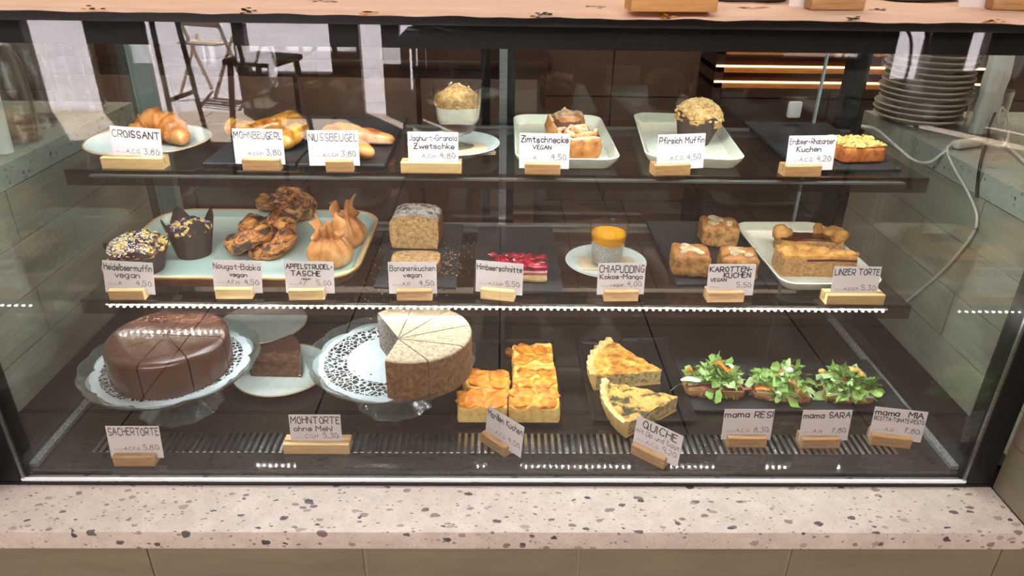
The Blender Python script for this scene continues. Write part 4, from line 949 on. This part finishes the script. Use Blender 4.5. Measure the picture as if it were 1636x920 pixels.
t = thing('mohntorte', 'sugar dusted poppy seed cake with a third missing', 'cake', (-.128, .152, Z0+.0762))
a0, a1 = math.radians(-112), math.radians(138); ap = (-.020, -.022); ns = 6
for k in range(ns):
    mb = MB(); sector(mb, a0+(a1-a0)*k/ns, a0+(a1-a0)*(k+1)/ns, .084, .064, ap, .006, mi_top=0, mi_side=0, mi_cut=1, gap=.0008)
    mb.obj('slice', ['poppy_crust', 'poppy'], t, sharp=50)
loose_crumbs('cake_crumbs', 'crumbs at the bare side of the poppy seed cake stand', (MC[0]-.07, MC[1]-.055), .06, .03, Z0+.0757, 46, 'poppy_crust', 12, (.0006, .0022))
plate('round_plate', 'pale plate under the chocolate cake wedge', 'plate', (-.362, .238), .080, Z0+.0006, rim='rim_gold', h=.014)
p = at(480, 602, Z0+.0055)
t = thing('cake_wedge', 'single chocolate cake wedge on the plate between the cake stands', 'cake', (p.x-.083, p.y+.002, Z0+.0052), math.radians(22))
mb = MB(); sector(mb, math.radians(-24), math.radians(24), .085, .046, (0, 0), .004, mi_top=1, mi_side=1, mi_cut=0, gap=0)
mb.obj('wedge', ['choc_crumb', 'choc'], t, sharp=50)
e = .0004
for sg in (-1, 1):
    a = sg*math.radians(24); MB().tube([(.004*math.cos(a), .004*math.sin(a), .027), (.0835*math.cos(a), .0835*math.sin(a), .027)], .0012, 6).obj('jam_line', 'jam', t)
plate('round_plate', 'pale empty plate at the back behind the chocolate cake', 'plate', (-.440, .395), .080, Z0+.0006, rim='rim_gold', h=.014)

plastic_tray('black tray under the apricot cake squares', (.012, .225), .172, .245, Z0+.0006)
def apricot(label, c, w, d, seed):
    h = .033; t = thing('apricot_cake', label, 'cake', (c[0], c[1], Z0+.004), 0, 'apricot cake squares')
    r = random.Random(seed); spots = []
    for (qx, qy) in ((-.25, -.24), (.24, -.26), (-.22, .25), (.26, .22)):
        spots.append((qx*w+r.uniform(-.004, .004), qy*d+r.uniform(-.004, .004), min(w*.26, .0195)*r.uniform(.78, 1.08), r.uniform(-.7, .7)))
    def bm_h(x, y):
        z = .0045*noise.noise(Vector((x*55+seed, y*55, seed)))
        q = min(math.hypot(x-a, y-b)/s_ for a, b, s_, _ in spots)
        return z+.0055*math.exp(-((q-1.25)/.33)**2)-.003*math.exp(-(q/.8)**2)
    mb = MB(); mb.rbox(-w/2, w/2, -d/2, d/2, 0, h, .006, 3, sub=26, matf=lambda n, cc: 1 if n.z > .5 or cc.z > h*.86 else 0)
    mb.v = [(x+.0012*noise.noise(Vector((y*90, z*90, seed))), y, z+(bm_h(x, y)*min(1, (z-h*.6)/(h*.4)) if z > h*.6 else 0)) for x, y, z in mb.v]
    mb.obj('cake', ['apricot_crumb', 'apricot_dough'], t, sharp=70)
    for k, (x, y, s_, ro) in enumerate(spots):
        MB().blob((x, y, h+.0005), (s_*1.0, s_*.76, .0038), 4, .0045, 130, seed*5+k, rot=ro).obj('apricot_half', 'apricot', t)
    return t
X0 = -.062
for lab, x0, x1, y0, y1, sd in [('front left apricot cake square behind its tilted card', -.064, .012, .103, .150, 1), ('apricot cake square second from the front on the left', -.058, .016, .152, .205, 2),
                             ('front right apricot cake square at the tray corner', .0135, .092, .103, .155, 3), ('middle apricot cake square of the right column', .020, .092, .157, .215, 4),
                             ('rearmost apricot cake square of the right column', .020, .090, .217, .285, 5)]:
    apricot(lab, ((x0+x1)/2, (y0+y1)/2), (x1-x0)-.001, (y1-y0)-.001, sd)
p = at(814, 562, Z0+.012)
tag(MB().blob((0, 0, .008), (.007, .006, .009), 3, .003, 150, 4).obj('cake_crumb', 'apricot', loc=(p.x, p.y, Z0+.0035)), 'orange apricot cake scrap left of the rear square', 'crumb')
plastic_tray('black tray under the two quiche slices', (.222, .232), .164, .245, Z0+.0006)
def quiche(label, apex, a0, a1, R, seed, top='quiche'):
    t = thing('quiche_slice', label, 'quiche', (apex[0], apex[1], Z0+.0038), 0, 'quiche slices')
    n = 22; m = 16; h = .027
    V = []; F = []; mm = []
    hz = lambda x, y: h+.0035*noise.noise(Vector((x*75+seed, y*75, seed)))+.002*noise.noise(Vector((x*190, y*190, seed)))
    mb = MB(); Rin = R-.009
    for j in range(m+1):
        s = .02+.98*j/m
        for i in range(n+1):
            a = a0+(a1-a0)*i/n; x, y = Rin*s*math.cos(a), Rin*s*math.sin(a); V.append((x, y, hz(x, y)))
    for j in range(m):
        for i in range(n): F.append((j*(n+1)+i, j*(n+1)+i+1, (j+1)*(n+1)+i+1, (j+1)*(n+1)+i)); mm.append(0)
    for i in (0, n):
        o = len(V); V += [(V[j*(n+1)+i][0], V[j*(n+1)+i][1], .0045) for j in range(m+1)]
        for j in range(m): F.append((j*(n+1)+i, (j+1)*(n+1)+i, o+j+1, o+j)); mm.append(1)
    o = len(V); V += [(V[i][0], V[i][1], .0045) for i in range(n+1)]
    for i in range(n): F.append((i, i+1, o+i+1, o+i)); mm.append(1)
    mb.add(V, F); mb.m = mm; mb.obj('filling', [top, 'quiche_cut'], t, sharp=60)
    mb = MB(); rings = []
    for i in range(2*n+1):
        a = a0+(a1-a0)*i/(2*n); fl = .0014*math.sin(i*1.05)
        cs = [(.0, 0), (R-.006, 0), (R+.001+fl, .020), (R+.002+fl, h+.004+fl), (R-.003+fl, h+.0065), (R-.009, h+.002), (R-.010, .0042), (.004, .0042)]
        rings.append([(q*math.cos(a), q*math.sin(a), z) for q, z in cs])
    mb.loft(rings); mb.obj('pastry_shell', 'shortcrust', t, sharp=50)
    return t
quiche('quiche slice at the back with browned top', (.268, .216), math.radians(128), math.radians(190), .122, 3)
quiche('quiche slice in front with dark green patches behind its card', (.278, .142), math.radians(159), math.radians(217), .119, 9, 'quiche_green')
slate('slate board under the three rocket sandwiches', (.475, .215), .345, .150, Z0+.0006)
def leaf(mb, P, d, up, L, wd, r, mi=0):
    """lobed rocket leaf: a bent strip, folded along its rib"""
    d = d.normalized(); sd = d.cross(up).normalized(); u = sd.cross(d); V = []
    W = [.10, .10, .12, .14, .45, .95, .40, .28, .70, 1.15, .50, .38, .95, 1.5, 1.7, 1.45, .9, .12]; n = len(W)-1
    bend = r.uniform(-1.5, .7); fold = r.uniform(-.1, .6); tw = r.uniform(-1.2, 1.2); side = r.uniform(-.35, .35)
    for k in range(n+1):
        t = k/n; w = wd*W[k]*r.uniform(.8, 1.2)
        c = P+d*L*t+u*(L*bend*t*t*.5)+sd*(L*side*t*t)
        a = tw*t; s2 = sd*math.cos(a)+u*math.sin(a); u2 = u*math.cos(a)-sd*math.sin(a)
        V += [c-s2*w+u2*w*(fold+r.uniform(-.3, .3))-d*.002, c, c+s2*w+u2*w*(fold+r.uniform(-.3, .3))-d*.002]
    F = []
    for k in range(n):
        for q in (0, 1): F.append((3*k+q, 3*k+q+1, 3*k+4+q, 3*k+3+q))
    mb.add(V, F, mi)
def sandwich(name, label, c, rz, seed, w=.088, d=.052, nl=70):
    t = thing(name, label, 'sandwich', (c[0], c[1], Z0+.0068), rz); r = random.Random(seed)
    def oval(sx, z): return [(sx*w/2*math.copysign(abs(math.cos(a))**.45, math.cos(a)), sx*d/2*math.copysign(abs(math.sin(a))**.45, math.sin(a)), z) for a in [2*PI*i/36 for i in range(36)]]
    mb = MB().loft([oval(.9, 0), oval(1, .003), oval(1.02, .009), oval(.97, .0125)]); mb.obj('bread', 'bread', t)
    return t, r, w, d
def greens(t, r, w, d, n, z0, hgt):
    mb = MB()
    for k in range(n):
        a = r.uniform(0, 2*PI); q = math.sqrt(r.random())
        x, y = q*w*.44*math.cos(a), q*d*.46*math.sin(a)
        z = z0+hgt*(1-q*q)*r.uniform(.3, 1)
        di = Vector((math.cos(a+r.uniform(-1.3, 1.3)), math.sin(a+r.uniform(-1.3, 1.3)), r.uniform(-.15, .35)))
        leaf(mb, Vector((x*.8, y*.8, z))-di*.020, di, Vector((r.uniform(-.5, .5), r.uniform(-.5, .5), 1)).normalized(), r.uniform(.026, .050), r.uniform(.0030, .0056), r, 0 if r.random() < .7 else 1)
    mb.v = [(x, y, max(z, .002)) for x, y, z in mb.v]
    o = mb.obj('rocket_leaves', ['arugula', 'arugula_pale'], t, sharp=80); o['kind'] = 'stuff'; return o
def strip(mb, P, d, L, wd, r, curl=.006, mi=0):
    path = [Vector(P)+Vector(d).normalized()*L*k/8+Vector((0, 0, curl*math.sin(k*.8))) for k in range(9)]
    return mb.tube(path, [wd*math.sin(PI*(.08+.84*k/8))+.0004 for k in range(9)], 8, mi, .18)
c = at(1146, 638, Z0+.008)
t, r, w, d = sandwich('open_sandwich', 'rocket sandwich with dark ham and carrot shavings left of the three', (c.x, c.y+.030), -.05, 1, .096, .056)
MB().rbox(-w*.45, w*.45, -d*.46, d*.45, .0125, .0155, .0014, 2).obj('cheese', 'cheese', t)
mb = MB(); strip(mb, (-w*.5, -d*.42, .019), (1, .02, 0), w*1.08, .008, r, .001); strip(mb, (-w*.45, 0, .019), (1, .1, 0), w*.95, .016, r, .001); strip(mb, (-w*.5, d*.35, .021), (1, 0, 0), w*.6, .012, r, .002); mb.obj('ham', 'ham', t)
greens(t, r, w*.92, d, 175, .021, .020)
mb = MB(); strip(mb, (-.005, .004, .046), (1, -.25, -.05), .034, .0062, r); strip(mb, (-.046, .004, .028), (1, .2, .1), .022, .005, r); mb.obj('carrot_shavings', 'carrot_shaving', t)
mb = MB(); strip(mb, (-.058, -.020, .029), (1, .16, .03), .042, .0075, r, .002); strip(mb, (.018, .010, .042), (.8, -.6, -.4), .038, .005, r); mb.obj('cheese_shavings', 'shaved_cheese', t)
c = at(1255, 645, Z0+.008)
t, r, w, d = sandwich('open_sandwich', 'rocket sandwich with egg and walnuts in the middle of the three', (c.x, c.y+.030), -.14, 2, .094, .054)
MB().rbox(-w*.44, w*.44, -d*.45, d*.45, .0125, .016, .0014, 2).obj('spread', 'glaze', t)
greens(t, r, w, d, 185, .018, .022)
mb = MB(); strip(mb, (-.044, -.022, .020), (1, .15, .1), .030, .0065, r, .002); mb.obj('carrot_shavings', 'carrot_shaving', t)
mb = MB()
for (a, b, z) in [(-.004, .004, .038), (.012, -.010, .032), (.022, -.022, .022), (.022, .020, .036), (.016, -.014, .03), (.028, -.024, .02)]: mb.blob((a, b, z), (.008, .0055, .005), 3, .004, 180, a*99, rot=a*90)
mb.obj('walnuts', 'walnut_nut', t)
MB().blob((.008, .010, .040), (.0095, .008, .0055), 3, .001, 60, 3).obj('egg', 'shaved_cheese', t)
c = at(1362, 648, Z0+.008)
t, r, w, d = sandwich('open_sandwich', 'leafiest rocket sandwich right of the three behind the mama MIA card', (c.x, c.y+.030), -.12, 3, .080, .050)
MB().rbox(-w*.45, w*.45, -d*.46, d*.46, .0125, .0165, .0016, 2).obj('ricotta_spread', 'shaved_cheese', t)
greens(t, r, w*1.08, d*1.1, 200, .019, .024)
mb = MB().blob((-.008, -.004, .034), .005, 2).blob((.030, -.012, .026), .005, 2).blob((-.024, .002, .032), .004, 2); mb.obj('tomatoes', 'tomato', t)
mb = MB().blob((.008, .012, .042), (.012, .006, .004), 3, .004, 120, 1).blob((-.038, .014, .034), (.006, .005, .004), 2).blob((.022, .008, .036), (.007, .005, .005), 3, .004, 120, 5); mb.obj('cheese_crumbs', 'cheese', t)

# ------------------------------------------------------------------ on the roof of the case
mb = MB(); nx, ny = 150, 26; V = []; F = []
for j in range(ny+1):
    for i in range(nx+1):
        x = -.78+1.56*i/nx; y = -.030+.42*j/ny if j else -.031
        w = .0022*noise.noise(Vector((x*9, y*14, 1)))+.0012*noise.noise(Vector((x*30, y*20, 4)))
        z = .6145+w+ (.0015 if j else 0)
        if j == 0: z = .6095+.0014*noise.noise(Vector((x*12, 3, 2)))+.0016*noise.noise(Vector((x*30, 8, 2)))
        if j == 1: z = .6145+.5*w
        V.append((x, y+(.002*noise.noise(Vector((x*14, 5, 2))) if j < 2 else 0), max(z, .6105 if y > -.014 else z)))
for j in range(ny):
    for i in range(nx): F.append((j*(nx+1)+i, j*(nx+1)+i+1, (j+1)*(nx+1)+i+1, (j+1)*(nx+1)+i))
M['linen'] = mat('pink_beige_linen', [(216, 184, 160), (228, 198, 174)], scale=120, stretch=(.2, 1, 1), rough=.9, bump=.15, bscale=400)
M['print_green'] = mat('green_print', (66, 64, 46), rough=.9); M['print_yellow'] = mat('yellow_print', (206, 138, 40), rough=.9)
t = thing('table_runner', 'beige linen runner with small printed flowers on top of the display', 'cloth', (0, 0, 0))
cl = mb.add(V, F).obj('cloth', 'linen', t)
md = cl.modifiers.new('thick', 'SOLIDIFY'); md.thickness = .0008; md.offset = -1
r = random.Random(5)
def ztop(x, y): return .6145+.0022*noise.noise(Vector((x*9, y*14, 1)))+.0012*noise.noise(Vector((x*30, y*20, 4)))+.0015
def sprig(x, y, mb, n, s, edge=False):
    for k in range(n):
        a = r.uniform(0, 6.3); q = r.uniform(0, s); cx, cy = x+q*1.6*math.cos(a), y+q*math.sin(a)
        pts = []
        for i in range(6):
            b = i*PI/3+a; X, Y = cx+s*.38*math.cos(b), cy+s*.25*math.sin(b)
            if edge: pts.append((X, -.0325-.001, .6122+(Y-y)*.35))
            else: pts.append((X, Y, ztop(X, Y)+.0007))
        mb.add(pts, [tuple(range(6))])
for pxx, yy, kind in [(40, .02, 1), (118, None, 1), (385, None, 0), (470, .03, 0), (500, .01, 0), (590, None, 1), (860, None, 0), (955, .005, 0), (1055, None, 1), (1200, .02, 0), (1225, .03, 1), (1330, None, 0), (1390, .01, 0), (1520, None, 1), (330, .05, 1)]:
    x = at(pxx, 20, .612).x
    mb = MB(); sprig(x, yy if yy is not None else -.032, mb, 9, .0075, yy is None); mb.obj('flower_print' if kind else 'leaf_print', 'print_yellow' if kind else 'print_green', t, smooth=False)
def top_block(label, L, R, h, mt, dep=.03):
    a = at(*L, .6165); b = at(*R, .6165); w = (b-a).length
    o = MB().rbox(-w/2, w/2, 0, dep, 0, h, .0015, 2).obj('card_holder', mt, loc=((a.x+b.x)/2, (a.y+b.y)/2, .6165), rot=(0, 0, math.atan2(b.y-a.y, b.x-a.x)))
    return tag(o, label, 'card holder', 'wooden card holders'), w
top_block('wide bamboo block on the linen runner above the cinnamon rolls', (1007, 19), (1146, 20), .022, 'bamboo')
for lab, L, R, cl_, cx0, cx1 in [('oak block with blank card edge on the runner above the strawberry slice', (1295, 16), (1381, 17), 'white card bottom in the middle oak block on the runner', 1288, 1396), ('oak block at the far right end of the linen runner', (1584, 16), (1655, 18), 'white card bottom in the far right oak block on the runner', 1571, 1680)]:
    o, w = top_block(lab, L, R, .0145, 'oak', .02)
    a = at(cx0, 14, .62); b = at(cx1, 15, .62)
    tag(MB().box(a.x, b.x, -.0003, .0003, 0, .07).obj('price_card', 'paper', loc=(0, o.location.y+.022, .6175), rot=(math.radians(-5), 0, 0), smooth=False), cl_, 'price card', 'price cards on the runner')
for lab, x0, x1 in [('dark wooden board on the runner behind the bamboo block', 1140, 1285), ('dark wooden board on the runner at the right', 1430, 1572)]:
    a = at(x0, 4, .6165); b = at(x1, 8, .6165)
    tag(MB().loft([rrect(b.x-a.x, .14, .03, z, 6) for z in (0, .012)]).obj('wooden_board', 'dark_wood', loc=((a.x+b.x)/2, max(a.y, b.y)+.085, .6168)), lab, 'board')

# ------------------------------------------------------------------ left worktop: glass carafes
def carafe(label, c, R, h, neck, seed, napk=False):
    t = thing('glass_carafe', label, 'carafe', (c[0], c[1], ZS+.0005), 0, 'glass carafes on the left worktop')
    MB().lathe([(0, .0), (R*.94, 0), (R, .006), (R*1.0, h*.5), (R*.96, h*.58), (R*.72, h*.7), (neck, h*.8), (neck*.95, h*.95), (neck*1.15, h), (neck*1.08, h), (neck*.88, h*.94), (neck*.93, h*.8), (R*.66, h*.69), (R*.93, h*.56), (R*.95, .01), (0, .007)], 40, caps=False).obj('body', 'clear', t)
    return t
carafe('tall clear carafe at the rear end of the left worktop', (-.805, .63), .042, .23, .020, 1)
carafe('clear wide carafe second from the rear on the left worktop', (-.835, .52), .048, .24, .023, 2)
carafe('clear carafe third from the rear on the left worktop', (-.81, .415), .042, .22, .022, 3)
carafe('clear carafe nearest to the front on the left worktop', (-.84, .31), .046, .24, .024, 4)
def menu_roll(label, c, R, h, lean):
    o = MB().lathe([(R, 0), (R, h), (R*.86, h), (R*.86, .002)], 24, caps=True).obj('paper_roll', 'white_napkin', loc=(c[0], c[1], ZS+.001), rot=(0, lean, 0))
    return tag(o, label, 'paper roll', 'paper rolls')
menu_roll('pale rolled paper standing between the left carafes', (-.785, .345), .014, .13, .05)
menu_roll('shorter rolled paper beside the front left carafe', (-.775, .29), .013, .10, .04)

# ------------------------------------------------------------------ right worktop: plates, napkins, cable
r = random.Random(9); x0, y0 = .806, .612
first = None
names = ['first', 'second', 'third', 'fourth', 'fifth', 'sixth', 'seventh', 'eighth', 'ninth', 'tenth', 'eleventh', 'twelfth', 'thirteenth', 'fourteenth']
for k in range(14):
    lab = 'stacked stoneware plate on the right worktop, %s from the bottom' % names[k]
    loc = (x0+r.uniform(-.003, .003), y0+r.uniform(-.003, .003), ZS+.001+k*.0105)
    if first is None:
        M['stoneware'] = mat('stoneware_plate', [(190, 178, 162), (206, 194, 178)], scale=12, rough=.3)
        R = .079
        first = MB().lathe([(R*.5, 0), (R*.56, 0), (R*.6, .003), (R*.96, .0125), (R, .015), (R*.985, .0175), (R*.93, .0145), (R*.6, .0085), (0, .008)], 56).obj('stoneware_plate', 'stoneware', loc=loc)
        tag(first, lab, 'plate', 'plates stacked on the right worktop')
    else:
        o = first.copy(); COL.objects.link(o); o.location = loc; o['label'] = lab
t = thing('napkin_glass', 'clear glass holding white napkins beside the plate stack', 'glass', (.868, .505, ZS+.0005))
MB().lathe([(0, 0), (.030, 0), (.033, .085), (.0315, .085), (.0285, .004), (0, .003)], 36, caps=False).obj('glass', 'clear', t)
for k, (dx, dy, h, lean) in enumerate([(-.008, 0, .15, .05), (.010, .006, .14, -.06)]):
    o = MB().rbox(-.013, .013, -.010, .010, 0, h, .006, 3, sub=9, amp=.004, sc=55, seed=k).obj('rolled_napkin', 'white_napkin', loc=(.868+dx, .505+dy, ZS+.005), rot=(lean, -lean, .4*k))
    tag(o, ['taller white rolled napkin standing in the glass', 'shorter white rolled napkin standing in the glass'][k], 'napkin')
def on_x(px_, py_, X):
    d = RT*((px_-818)/F_PX)+DN*((py_-460)/F_PX)+_f; return EYE+d*((X-EYE.x)/d.x)
pa = [at(1630, 268, ZS+.004), at(1600, 222, ZS+.006), at(1588, 222, ZS+.007)]
sw = at(1545, 229, ZS+.008)
cable = [sw+Vector((-.028, -.004, 0)), at(1513, 239, ZS+.003)]+[on_x(a, b, XW-.003) for a, b in [(1524, 268), (1547, 308), (1561, 350), (1546, 386), (1500, 438), (1448, 482)]]
t = thing('power_cable', 'white cable with inline switch hanging over the right worktop edge', 'cable', tuple(sw))
MB().tube(smooth_path([p-sw for p in cable], 8), .0023, 10).obj('cable', 'white_plastic', t)
loop = [sw+Vector((.028, .0, 0)), at(1605, 232, ZS+.02), at(1612, 195, ZS+.03), at(1600, 172, ZS+.04), at(1596, 215, ZS+.01), at(1640, 262, ZS+.004)]
MB().tube(smooth_path([p-sw for p in loop], 8), .0023, 10).obj('cable', 'white_plastic', t)
gl = [at(1376, 201, .375), at(1400, 207, .372), at(1430, 232, .36), at(1460, 256, .345), at(1485, 259, .338), at(1512, 240, ZS+.003)]
MB().tube(smooth_path([p-sw for p in gl], 8), .0024, 10).obj('cable', 'white_plastic', t)
MB().rbox(-.030, .030, -.009, .009, -.007, .007, .005, 3).obj('switch', 'white_plastic', t, rot=(0, 0, .35))
bk = [at(1590, 180, ZS+.05), at(1580, 205, ZS+.02), at(1578, 225, ZS+.004), at(1572, 238, ZS+.003)]+[on_x(a, b, XW-.004) for a, b in [(1566, 262), (1562, 290), (1560, 316)]]
tag(MB().tube(smooth_path(bk, 8), .0024, 10).obj('power_cable', 'black_rubber'), 'black cable dropping over the right worktop edge', 'cable')

# ------------------------------------------------------------------ behind the case: plank shelves, glowing lines added for brightly lit slats
t = thing('wooden_shelf', 'wooden plank shelf with added warm glow lines for brightly lit slats behind the display at right', 'shelf', (1.6, 2.75, ZF))
for zz in (.80, .87, .95):
    MB().rbox(-.62, .62, -.14, .14, zz-.03, zz, .002, 1).obj('plank', 'brass', t)
    MB().box(-.62, .62, -.150, -.142, zz-.004, zz+.004).obj('glow_line', 'warm_glow', t, smooth=False)
for x in (-.6, .6): MB().box(x-.02, x+.02, -.14, .14, 0, 1.0).obj('upright', 'dark_wood', t, smooth=False)
t = thing('kitchen_counter', 'dark brown kitchen counter standing behind the display', 'counter', (-.9, 2.8, ZF))
MB().box(-1.1, 1.1, -.3, .3, .08, .86).obj('body', 'dark_wood', t, smooth=False)
MB().rbox(-1.12, 1.12, -.32, .32, .86, .9, .004, 2).obj('top', 'dark_wood', t)
for k in range(4): MB().rbox(-1.08+.54*k, -.56+.54*k, -.315, -.3, .12, .82, .004, 2).obj('door', 'dark_wall', t)

# ------------------------------------------------------------------ cafe side, seen mirrored in the front glass
def leg(mb, a, b, r0, r1): return mb.tube([a, b], [r0, r1], 10)
def stool(label, c, rz, mt, h=.62, s=.17, seat_mt=None):
    t = thing('bar_stool', label, 'stool', (c[0], c[1], ZF), rz)
    MB().rbox(-s, s, -s, s, h-.035, h, .01, 2).obj('seat', seat_mt or mt, t)
    for sx in (-1, 1):
        for sy in (-1, 1): leg(MB(), (sx*s*1.1, sy*s*1.1, 0), (sx*s*.8, sy*s*.8, h-.03), .016, .019).obj('leg', mt, t)
    for sx in (-1, 1): MB().box(sx*s*.98-.01, sx*s*.98+.01, -s, s, h*.35, h*.35+.025).obj('stretcher', mt, t, smooth=False)
    return t
stool('black bar stool mirrored in the glass above the poppy crescents', (-1.44, -3.75), .3, 'black', .70)
stool('brown stool mirrored in the glass above the croissant', (-2.35, -4.3), .2, 'dark_wood', .95, .16)
t = thing('cafe_table', 'dark wooden table mirrored low in the display glass', 'table', (-.2, -4.5, ZF))
MB().rbox(-.5, .5, -.4, .4, .70, .74, .006, 2).obj('tabletop', 'dark_wood', t)
for sx in (-1, 1):
    for sy in (-1, 1): MB().box(sx*.44-.03, sx*.44+.03, sy*.34-.03, sy*.34+.03, 0, .70).obj('leg', 'black', t, smooth=False)
t = thing('slatted_chair', 'pale wooden chair standing outside, mirrored above the croissant', 'chair', (-2.62, -5.9, ZF), .35)
for sx in (-1, 1):
    leg(MB(), (sx*.2, -.22, 0), (sx*.2, .12, .86), .017, .015).obj('leg', 'mid_wood', t); leg(MB(), (sx*.19, .22, 0), (sx*.19, -.14, .5), .017, .015).obj('leg', 'mid_wood', t)
for k in range(3): MB().box(-.2, .2, -.14+.09*k, -.07+.09*k, .45, .465).obj('seat_slat', 'mid_wood', t, smooth=False)
for z in (.62, .72, .82): MB().box(-.2, .2, .02+(z-.62)*.39, .035+(z-.62)*.39, z-.025, z+.025).obj('back_slat', 'mid_wood', t, smooth=False)
# bentwood chair with double hoop
t = thing('bentwood_chair', 'dark bentwood chair with hoop back mirrored over the plate stack', 'chair', (2.4, -3.7, ZF), .25)
MB().lathe([(0, .44), (.19, .44), (.205, .45), (.205, .465), (.19, .475), (0, .47)], 40).obj('seat', 'dark_wood', t)
def hoop(w, h, y0, y1, r): return MB().tube(smooth_path([(-w*.8, y0, .46), (-w, y0+(y1-y0)*.5, .46+h*.5), (-w*.75, y1, .46+h*.88), (0, y1, .46+h), (w*.75, y1, .46+h*.88), (w, y0+(y1-y0)*.5, .46+h*.5), (w*.8, y0, .46)], 8), r, 10)
hoop(.19, .56, -.15, -.24, .014).obj('outer_hoop', 'dark_wood', t); hoop(.11, .44, -.15, -.215, .010).obj('inner_hoop', 'dark_wood', t)
for sx in (-1, 1):
    for sy in (-1, 1): leg(MB(), (sx*.19, sy*.19, 0), (sx*.14, sy*.14, .45), .013, .017).obj('leg', 'dark_wood', t)
